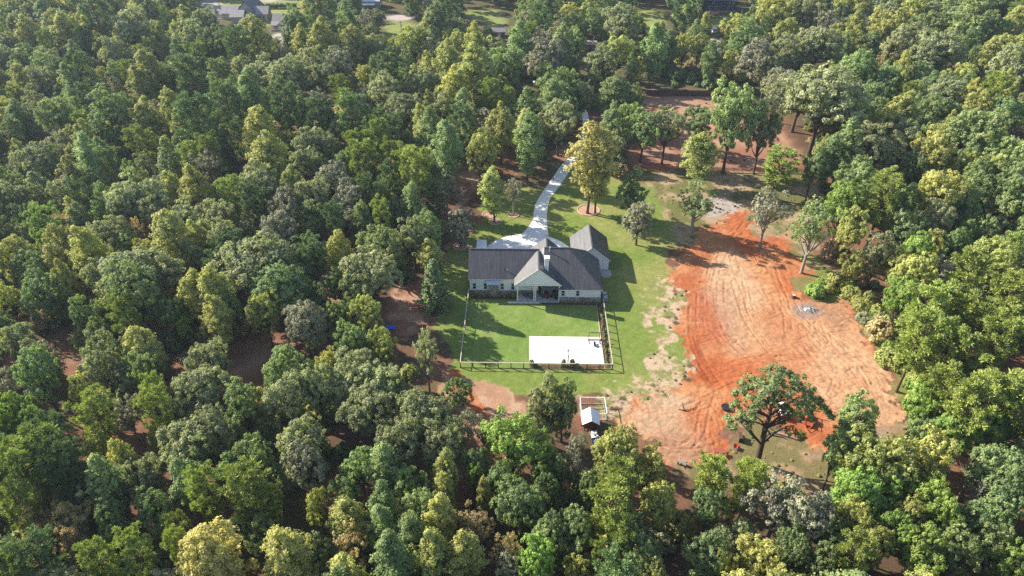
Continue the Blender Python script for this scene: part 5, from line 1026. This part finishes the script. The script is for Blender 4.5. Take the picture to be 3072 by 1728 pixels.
# tarp
x, y, z = on(1170, 985); o = empty('tarp', (x, y, z), .2, 'crumpled bright blue tarp on the shaded dirt', 'tarp'); gx = np.linspace(-1.1, 1.1, 22); XX, YY = np.meshgrid(gx, gx * .6); ZZ = .12 + .35 * fbm(XX + 9, YY, .7, 2) * np.exp(-(XX ** 2 + YY ** 2) * .5); link('sheet', mesh_np('sheet', np.stack([XX, YY, ZZ], -1).reshape(-1, 3), grid_faces(22, 22).reshape(-1, 4), M_plain('blue_tarp', (.02, .13, .62), .4, .4), True), o)
# lamp post by the drive
x, y, z = on(1660, 538); o = empty('drive_marker', (x, y, 0), 0, 'slim black post light on the driveway edge', 'post light'); local(o, 'post', M_DARKMETAL, MB().box(-.09, .09, -.09, .09, -.2, 1.15)); local(o, 'lantern', M_DARKMETAL, MB().box(-.14, .14, -.14, .14, 1.15, 1.42)); local(o, 'cap', M_DARKMETAL, MB().add([(-.18,-.18,1.42),(.18,-.18,1.42),(.18,.18,1.42),(-.18,.18,1.42),(0,0,1.58)], [(3,2,1,0),(0,1,4),(1,2,4),(2,3,4),(3,0,4)]))
# ------------------------------------------------------------------ ranch fence and dark privacy fence round the corral
q11 = lambda x, y: ground(1840 + x / 3.018, 240 + y / 3.018)
A, B_, C_ = q11(40, 812), q11(1240, 836), q11(1700, 842)
post_rail('ranch_fence', 'brown four-rail ranch fence along the near side of the corral', [(A, B_), (B_, C_)], 1.35, 4, M_WOOD_RED, M_WOOD_RED, 2.4, .12)
q10 = lambda x, y: ground(1600 + x / 3.22, 50 + y / 3.22)
A, B_ = q10(1090, 762), q10(1850, 768); pf = empty('privacy_fence', (*A, 0), 0, 'dark solid plank fence at the shaded back of the corral', 'fence'); n = int(math.hypot(B_[0] - A[0], B_[1] - A[1]) / .3); pmesh = MB().box(-.14, .14, -.02, .02, -.2, 2.1).mesh('plank', M_WOOD_DARK); an = math.atan2(B_[1] - A[1], B_[0] - A[0])
for i in range(n):
    o = bpy.data.objects.new('plank', pmesh); COL.objects.link(o); o.parent = pf; o.location = ((B_[0] - A[0]) * i / n, (B_[1] - A[1]) * i / n, random.uniform(-.03, .03)); o.rotation_euler = (0, 0, an)
# tree rings in the lawn
M_RING = M_plain('ring_stone', (.52, .40, .32), .85, .15, 0, .25, 5)
def tree_ring(px, py, rad, label):
    x, y = ground(px, py); o = empty('tree_ring', (x, y, 0), 0, label, 'stone ring'); local(o, 'mulch', M_plain('pine_straw', (.42, .25, .17), .95, .05, 0, .4, 6), MB().cyl((0, 0, .0), rad - .1, .12, 40)); n = int(6.283 * rad / .42); st_ = MB().box(-.19, .19, -.12, .12, -.05, .17).mesh('stone', M_RING)
    for k in range(n): a = 6.2832 * k / n; s_ = bpy.data.objects.new('stone', st_); COL.objects.link(s_); s_.parent = o; s_.location = (rad * math.cos(a), rad * math.sin(a), random.uniform(-.02, .02)); s_.rotation_euler = (0, 0, a + 1.57)
    return x, y
tree_ring(1765, 631, 2.9, 'large stone ring around the tall golden tree'); tree_ring(1467, 645, 1.7, 'stone ring around the leaning lawn tree'); tree_ring(1541, 646, 1.3, 'stone ring around the slim grey tree by the drive'); tree_ring(1484, 666, 1.5, 'stone ring around the yellow-green lawn tree'); tree_ring(1382, 740, 1.8, 'rough stone ring below the round tree at the house corner')

# ------------------------------------------------------------------ undergrowth and the wood beyond what can be counted
def stuff_scatter(name, label, cat, protos, pts, scl, pick, rots):
    col = bpy.data.collections.new(name + '_kinds')
    for k, (cm, tm, mat, bark) in enumerate(protos):
        nv = len(cm.vertices); cv = np.empty(nv * 3, np.float32); cm.vertices.foreach_get('co', cv); cv = cv.reshape(-1, 3)
        cf = np.arange(nv).reshape(-1, 4); T = np.empty(len(cf), np.float32); cm.attributes['tint'].data.foreach_get('value', T)
        me = mesh_np(f'{name}_{k:02d}', cv, cf, [mat]); a = me.attributes.new('tint', 'FLOAT', 'FACE'); a.data.foreach_set('value', T)
        col.objects.link(bpy.data.objects.new(f'{name}_{k:02d}', me))
    me = bpy.data.meshes.new(name); me.vertices.add(len(pts)); me.vertices.foreach_set('co', np.asarray(pts, np.float32).ravel())
    for nm, ty, arr, key in (('scl', 'FLOAT_VECTOR', scl, 'vector'), ('rot', 'FLOAT_VECTOR', rots, 'vector'), ('pick', 'INT', pick, 'value')):
        a = me.attributes.new(nm, ty, 'POINT'); a.data.foreach_set(key, np.asarray(arr, np.int32 if ty == 'INT' else np.float32).ravel())
    o = tag(link(name, me), label, cat, None, 'stuff')
    ng = bpy.data.node_groups.new(name, 'GeometryNodeTree'); ng.interface.new_socket('Geometry', in_out='INPUT', socket_type='NodeSocketGeometry'); ng.interface.new_socket('Geometry', in_out='OUTPUT', socket_type='NodeSocketGeometry')
    N = ng.nodes; L = ng.links; gi = N.new('NodeGroupInput'); go = N.new('NodeGroupOutput'); ip = N.new('GeometryNodeInstanceOnPoints'); ci = N.new('GeometryNodeCollectionInfo')
    ci.inputs['Collection'].default_value = col; ci.inputs['Separate Children'].default_value = True; ci.inputs['Reset Children'].default_value = True; ip.inputs['Pick Instance'].default_value = True
    def na(nm, ty):
        n = N.new('GeometryNodeInputNamedAttribute'); n.data_type = ty; n.inputs['Name'].default_value = nm; return n.outputs['Attribute']
    L.new(gi.outputs[0], ip.inputs['Points']); L.new(ci.outputs[0], ip.inputs['Instance']); L.new(na('pick', 'INT'), ip.inputs['Instance Index'])
    er = N.new('FunctionNodeEulerToRotation'); L.new(na('rot', 'FLOAT_VECTOR'), er.inputs[0]); L.new(er.outputs[0], ip.inputs['Rotation']); L.new(na('scl', 'FLOAT_VECTOR'), ip.inputs['Scale'])
    L.new(ip.outputs[0], go.inputs[0]); md = o.modifiers.new('scatter', 'NODES'); md.node_group = ng
    return o
_mx = np.arange(-480, 481, 1.0); _my = np.arange(-40, 600, 1.0); _MX, _MY = np.meshgrid(_mx, _my)
_r = np.random.default_rng(21)
KEEP_CLEAR = [LAWN, LOT, CORRAL, FIELD, DIRT_L, DRY, GRAVEL] + W_DIRT + FAR_LAWN + FAR_PALE
_CLEAR = np.zeros(_MX.shape, bool)
for p in KEEP_CLEAR: _CLEAR |= inside(_MX, _MY, p)
_UNDER = fbm(_MX, _MY, 16.0, 6, 2)
def closed(x, y): return clear_of(x, y) or bool(_CLEAR[min(max(int(round(y + 40)), 0), 639), min(max(int(round(x + 480)), 0), 960)])
def project(x, y, z):
    v = np.array([x, y, z - CAM_H]); w = float(v @ _fw); return 1536 + F * float(v @ _rt) / w, 864 - F * float(v @ _up) / w, F / w
# places the photograph shows open: no filling tree stands in front of them
GAPS = [(580,-20,900,85),(1085,-10,1140,25),(1165,60,1245,150),(1430,30,1520,85),(1935,30,1995,80),(2115,-5,2240,70),(1470,80,1530,120),(1748,120,1800,150),(1590,232,1630,265),(1930,135,2060,170),(935,660,1010,780),(1165,860,1310,1005),
        (700,1020,915,1110),(1180,1060,1250,1180),(1340,480,1640,720),(1880,265,2420,540),(1640,340,1810,560),(0,1010,80,1140),(1600,1080,2760,1420),(2000,560,2480,860),(1640,130,1700,160),(1742,335,1790,385)]
def blocks(x, y, R, H):
    cx, cy, s = project(x, y, H * .6); hw = R * s; hh = H * .42 * s
    return any(cx + hw * .7 > a and cx - hw * .7 < c and cy + hh > b and cy - hh * .9 < d for a, b, c, d in GAPS)
def visible_halfwidth(y): return 40 + .78 * (y * .81 + 54)
TA = np.array([(t[0], t[1], t[2]) for t in TREES])
pts, scl, pick, rots = [], [], [], []
UK = [('bush', 0, 'O'), ('bush', 1, 'u'), ('bush', 0, 'y'), ('bush', 1, 'o'), ('bush', 0, 'r'), ('bush', 1, 'O')]
for _ in range(5200):
    y = _r.uniform(45, 330); x = _r.uniform(-1, 1) * visible_halfwidth(y)
    if closed(x, y) or _UNDER[int(y + 40), int(round(x + 480))] < .42 or blocks(x, y, 1.5, 2.0): continue
    s = _r.uniform(.6, 1.7); pts.append((x, y, -.08)); scl.append((s, s, s * _r.uniform(.7, 1.6))); pick.append(_r.integers(len(UK))); rots.append((0, 0, _r.uniform(0, 6.28)))
stuff_scatter('undergrowth', 'mixed green and brown shrubs covering the forest floor', 'undergrowth', [(PROTO[k][i][2], PROTO[k][i][3], LEAF[m], BARK) for k, i, m in UK], pts, scl, pick, rots)
# smaller trees crowding between the counted ones, and the wood that runs on out of view
WK = [('oak', 0, 'O'), ('oak', 1, 'o'), ('oak', 2, 'u'), ('up', 0, 'u'), ('up', 1, 'O'), ('pine', 0, 'P'), ('pine', 1, 'p'), ('multi', 0, 'y'), ('oak', 3, 'y'), ('flat', 0, 'o'), ('sparse', 0, 's'), ('oak', 4, 'o')]
pts, scl, pick, rots = [], [], [], []; placed = TA.copy()
for _ in range(9000):
    y = _r.uniform(-30, 560); x = _r.uniform(-1, 1) * (visible_halfwidth(max(y, 20)) + 25)
    if closed(x, y): continue
    if y < 40 and abs(x) < 30: continue
    d = np.hypot(placed[:, 0] - x, placed[:, 1] - y) - placed[:, 2] * .62; far = y > 290 or abs(x) > visible_halfwidth(max(y, 20)) - 38
    R = _r.uniform(3.2, 5.2) if far else _r.uniform(2.4, 3.8)
    if d.min() < R * (.55 if far else .8): continue
    k = int(_r.integers(len(WK))); R0, H0 = PROTO[WK[k][0]][WK[k][1]][:2]; h0, h1 = H_RULE[WK[k][0]]; Ht = (h0 + h1 * R) * _r.uniform(.75, 1.05)
    if blocks(x, y, R, Ht): continue
    pts.append((x, y, -.1)); scl.append((R / R0, R / R0, Ht / H0)); pick.append(k); rots.append((0, 0, _r.uniform(0, 6.28)))
    placed = np.vstack([placed, [x, y, R]])
print('WOOD', len(TREES), len(pts))
stuff_scatter('woodland', 'small crowded trees filling the wood between and beyond the larger ones', 'woodland', [(PROTO[k][i][2], PROTO[k][i][3], LEAF[m], BARK) for k, i, m in WK], pts, scl, pick, rots)

# weeds and grass tufts where lawn, soil and brush meet
pts, scl, pick, rots = [], [], [], []
TK = [('bush', 0, 'y'), ('bush', 1, 'u'), ('bush', 0, 'r'), ('bush', 1, 'l')]
jj, ii = np.where((Gcls == 3) & (_r.random(Gcls.shape) < .016))
for j, i in zip(jj, ii):
    s = .05 + .13 * _r.random() ** 2; pts.append((xs[i] + _r.normal(0, .1), ys[j] + _r.normal(0, .1), Z[j, i] - .02)); scl.append((s * 1.2, s * 1.2, s * _r.uniform(.5, 1.0))); pick.append(_r.choice(4, p=[.4, .2, .3, .1])); rots.append((0, 0, _r.uniform(0, 6.28)))
stuff_scatter('weeds', 'scattered weeds and dry grass tufts around the clearing', 'weeds', [(PROTO[k][i][2], PROTO[k][i][3], LEAF[m], BARK) for k, i, m in TK], pts, scl, pick, rots)
# ------------------------------------------------------------------ houses beyond the wood
M_ROOF_GREY = shingle_mat('far_grey_shingle', (.20, .185, .185), (.33, .31, .31)); M_ROOF_BROWN = shingle_mat('far_brown_shingle', (.17, .145, .14), (.28, .24, .235)); M_ROOF_NAVY = shingle_mat('far_blue_shingle', (.045, .055, .08), (.09, .10, .13))
M_CREAM = M_plain('cream_siding', (.50, .46, .41), .7, .2, 0, .1, 1); M_BRICK = M_plain('tan_brick', (.34, .27, .22), .85, .1, 0, .2, 4); M_NAVY = M_plain('navy_siding', (.045, .055, .085), .7, .2, 0, .15, 1)
class House:
    def __init__(s, px, py, label, rz=0, name='house', cat='house'):
        x, y = ground(px, py); s.e = empty(name, (x, y, 0), rz, label, cat, 'buildings beyond the wood')
    def put(s, nm, mat, mb, par=None): return link(nm, mb.mesh(nm, mat), par or s.e)
    def wing(s, x0, x1, y0, y1, h, rise, axis, wall, roof, over=.5):
        s.put('wall', wall, MB().box(x0, x1, y0, y1, -.2, h)); m = MB(); a, b, c, d = x0 - over, x1 + over, y0 - over, y1 + over
        if axis == 'x': m.prism_x([(c, h - .25), (c, h - .12), ((c + d) / 2, h + rise), (d, h - .12), (d, h - .25), ((c + d) / 2, h + rise - .15)], a, b); s.put('gable', wall, MB().prism_x([(y0, h), ((y0 + y1) / 2, h + rise * .9), (y1, h)], x0 + .002, x1 - .002))
        else: m.prism([(a, h - .25), (a, h - .12), ((a + b) / 2, h + rise), (b, h - .12), (b, h - .25), ((a + b) / 2, h + rise - .15)], c, d); s.put('gable', wall, MB().prism([(x0, h), ((x0 + x1) / 2, h + rise * .9), (x1, h)], y0 + .002, y1 - .002))
        r = s.put('roof', roof, m)
        # open the hidden gable faces: white rake boards on the near side
        return r
    def win(s, x, y, z, w=1.0, h=1.3, axis='y'):
        wn_ = s.put('window', M_TRIM, MB().box(x - w/2 - .1, x + w/2 + .1, y - .06, y, z - .1, z + h + .1) if axis == 'y' else MB().box(x, x + .06, y - w/2 - .1, y + w/2 + .1, z - .1, z + h + .1))
        s.put('pane', M_GLASS, MB().box(x - w/2, x + w/2, y - .09, y - .05, z, z + h) if axis == 'y' else MB().box(x + .05, x + .09, y - w/2, y + w/2, z, z + h), wn_)
h = House(742, 66, 'large house with blue-grey and grey gables past the woods', .06); h.wing(-4.5, 3.5, 3, 17, 4.2, 4.6, 'y', M_CREAM, M_ROOF_NAVY); h.wing(2.0, 9.5, 2.0, 9.0, 3.2, 2.7, 'x', M_BRICK, M_ROOF_GREY); h.wing(-6.8, -1.0, -2.0, 5.0, 3.0, 2.2, 'x', M_CREAM, M_ROOF_GREY); h.wing(-1.2, 3.6, -1.0, 4.0, 2.9, 2.3, 'y', M_CREAM, M_ROOF_GREY); h.wing(-13, -5.5, 5, 12, 2.9, 2.4, 'x', M_CREAM, M_ROOF_GREY)
for x in (4.0, 5.8, 7.6): h.win(x, 2.0, 1.0)
for x in (.2, 2.2): h.win(x, -1.0, 1.0)
h.put('chimney', M_BRICK, MB().box(-2.6, -1.7, 6, 7, 4, 9.2)); h.put('porch_post', M_TRIM, MB().box(3.7, 3.9, .6, .8, 0, 3.1)); h.put('porch_post', M_TRIM, MB().box(9.0, 9.2, .6, .8, 0, 3.1))
h = House(852, 92, 'small brown-roofed cottage with central front gable past the woods', .0); h.wing(-5.2, 5.4, 1.5, 9.5, 2.9, 3.2, 'x', M_CREAM, M_ROOF_BROWN); h.wing(-2.0, 1.8, -.6, 5, 3.0, 1.7, 'y', M_TRIM, M_ROOF_BROWN, .35); h.put('porch_roof', M_ROOF_BROWN, MB().prism_x([(-1.0, 2.6), (1.6, 3.7), (1.6, 3.55), (-1.0, 2.45)], -5.6, 5.8)); h.wing(1.5, 4.5, 4.0, 10.5, 3.0, 3.5, 'y', M_CREAM, M_ROOF_BROWN, .3)
for x in (-4.9, -2.4, 2.2, 5.0): h.put('porch_post', M_TRIM, MB().box(x - .1, x + .1, -.8, -.6, 0, 2.5))
for x in (-3.6, 3.5): h.win(x, 1.5, .9)
h.put('deck', M_WOOD_DARK, MB().box(-5.4, 5.6, -.9, 1.5, -.2, .35)); h.put('door', M_WOOD_DARK, MB().box(-.5, .5, -.66, -.6, .35, 2.4))
h = House(1112, 26, 'metal-roofed shed with low lean-to past the woods', .0, 'metal_shed', 'shed'); h.wing(-4.5, 4.5, 1.0, 8.0, 3.4, 1.4, 'x', M_METAL_PALE, M_METAL_PALE, .3); h.put('lean_to', M_METAL_PALE, MB().prism_x([(-2.2, 2.2), (.9, 2.8), (.9, 2.68), (-2.2, 2.08)], -4.0, 2.5))
for x in (-3.8, -.8, 2.3): h.put('post', M_WOOD_DARK, MB().box(x - .09, x + .09, -2.0, -1.85, -.1, 2.1))
h = House(2163, 34, 'dark navy house with many white windows behind a lawn', .0); h.wing(-7.5, 7.0, .5, 10, 5.2, 2.6, 'x', M_NAVY, M_ROOF_NAVY)
for x in (-6.4, -5.0, -2.8, -1.6, 3.6, 5.4): h.win(x, .5, .9, .8, 1.3)
for x in (-4.2, 3.8, 5.6): h.win(x, .5, 3.5, .8, 1.1)
h.put('deck', M_WOOD, MB().box(-6.5, 6.8, -2.5, .5, -.2, .3))
for x in (-6, -2, 2, 6): h.put('deck_post', M_WOOD_PALE, MB().box(x - .08, x + .08, -2.4, -2.25, -.1, 1.3))
h.put('blue_door', M_BLUE, MB().box(4.3, 5.2, .42, .5, .4, 2.5))
h = House(1498, 112, 'small red shed with pale roof in the far trees', .05, 'shed', 'shed'); h.wing(-2.6, 2.6, 0, 4, 2.5, 1.2, 'x', M_WOOD_RED, M_ROOF_GREY, .4); h.put('door', M_TRIM, MB().box(-.6, .6, -.05, 0, 0, 2.1)); h.win(1.7, 0, 1.0, .7, .8)
h = House(1771, 150, 'shed with pale rusty roof half hidden by trees', -.1, 'shed', 'shed'); h.wing(-2.2, 2.2, 0, 3.4, 2.4, 1.1, 'x', M_BRICK, M_plain('rusty_pale_tin', (.55, .42, .38), .6, .2), .35); h.put('door', M_WOOD_DARK, MB().box(-.5, .5, -.05, 0, 0, 2.0))
h = House(1609, 262, 'tiny white open shelter in a forest gap', .0, 'shelter', 'shelter'); h.put('roof', M_TRIM, MB().box(-1.2, 1.2, -.9, .9, 2.0, 2.15))
for x in (-1.1, 1.1):
    for y in (-.8, .8): h.put('post', M_TRIM, MB().box(x - .06, x + .06, y - .06, y + .06, -.1, 2.0))
h.put('counter', M_DARKMETAL, MB().box(-1.0, 1.0, .3, .7, 0, 1.0))
h = House(2137, 98, 'small white van-sized camper at the far lawn corner', .3, 'camper', 'camper'); h.put('body', M_TRIM, MB().box(-1.1, 1.1, -2.0, 2.0, .5, 2.4)); h.put('window', M_GLASS, MB().box(-.7, .7, -2.03, -2.0, 1.4, 2.0)); 
for sx in (-1.05, 1.05): h.put('wheel', M_RUBBER, MB().cyl((sx, 0, .32), .32, .2, 14, 'x'))
# umbrella, poles, hedge
x, y = ground(2147, 52); o = empty('patio_umbrella', (x, y, 0), 0, 'red patio umbrella on the navy house lawn', 'umbrella'); m = MB(); n = 10; m.add([(1.5 * math.cos(6.283 * k / n), 1.5 * math.sin(6.283 * k / n), 2.1) for k in range(n)] + [(0, 0, 2.75)], [(k, (k + 1) % n, n) for k in range(n)]); local(o, 'canopy', M_plain('faded_red_cloth', (.52, .16, .13), .8, .1), m); local(o, 'pole', M_WOOD, MB().cyl((0, 0, 1.35), .03, 2.8, 8)); local(o, 'base', M_DARKMETAL, MB().cyl((0, 0, .05), .3, .12, 12))
def utility_pole(px, py, ty, label, arm=True):
    x, y = ground(px, py); H_ = height_at(px, ty, y); o = empty('utility_pole', (x, y, 0), 0, label, 'utility pole'); local(o, 'pole', BARK_PALE, MB().tube([(0, 0, -.5), (0, 0, H_)], [.17, .11], 9))
    if arm: local(o, 'crossarm', M_WOOD, MB().box(-1.1, 1.1, -.06, .06, H_ - .9, H_ - .75)); local(o, 'transformer', M_METAL_PALE, MB().cyl((.3, 0, H_ - 1.8), .24, .8, 12)); m = MB(); m.tube([(-25 * t, 3 * t, H_ - .7 - 3.2 * 4 * t * (1 - t) * .3) for t in np.linspace(0, 1, 12)], .02, 4, False); local(o, 'wire', M_METAL_PALE, m)
    return o
utility_pole(1209, 150, 62, 'weathered utility pole with transformer near the far road'); utility_pole(2219, 72, 30, 'plain pale pole beside the far lawn', False); utility_pole(661, 30, -6, 'thin pole standing at the far lawn by the road', False)
A, B_ = ground(772, 26), ground(888, 24); r_ = np.random.default_rng(2); cr = Crown(5); hd = empty('hedge', (*A, 0), 0, 'long clipped hedge row on the far lawn', 'hedge'); hd_tr = MB()
for k in range(46): t = k / 45; x = (B_[0] - A[0]) * t; y = (B_[1] - A[1]) * t; [cr.clump((x + r_.normal(0, .3), y + r_.normal(0, .5), r_.uniform(.4, 2.2)), (0, 0, 1), .6, 26, .28, r_.uniform(.2, .6)) for _ in range(5)]; hd_tr.tube([(x, y, -.1), (x, y, 1.2)], .04, 5)
link('foliage', crown_mesh('foliage', cr, LEAF['O']), hd); link('stems', hd_tr.mesh('stems', BARK), hd)
# ------------------------------------------------------------------ air
HAZE_DENSITY = 0.00013
hz = MB().box(-1250, 1250, -400, 1650, -1.5, 96.0).build('haze', None); tag(hz, kind='stuff')
hm = bpy.data.materials.new('haze_air'); hm.use_nodes = True; nt_ = hm.node_tree; nt_.nodes.clear(); pv = nt_.nodes.new('ShaderNodeVolumePrincipled'); ou = nt_.nodes.new('ShaderNodeOutputMaterial')
pv.inputs['Color'].default_value = (.66, .80, 1.0, 1); pv.inputs['Density'].default_value = HAZE_DENSITY; pv.inputs['Anisotropy'].default_value = .25; nt_.links.new(pv.outputs[0], ou.inputs['Volume']); hz.data.materials.append(hm); hm.cycles.volume_sampling = 'DISTANCE'; hm.cycles.homogeneous_volume = True
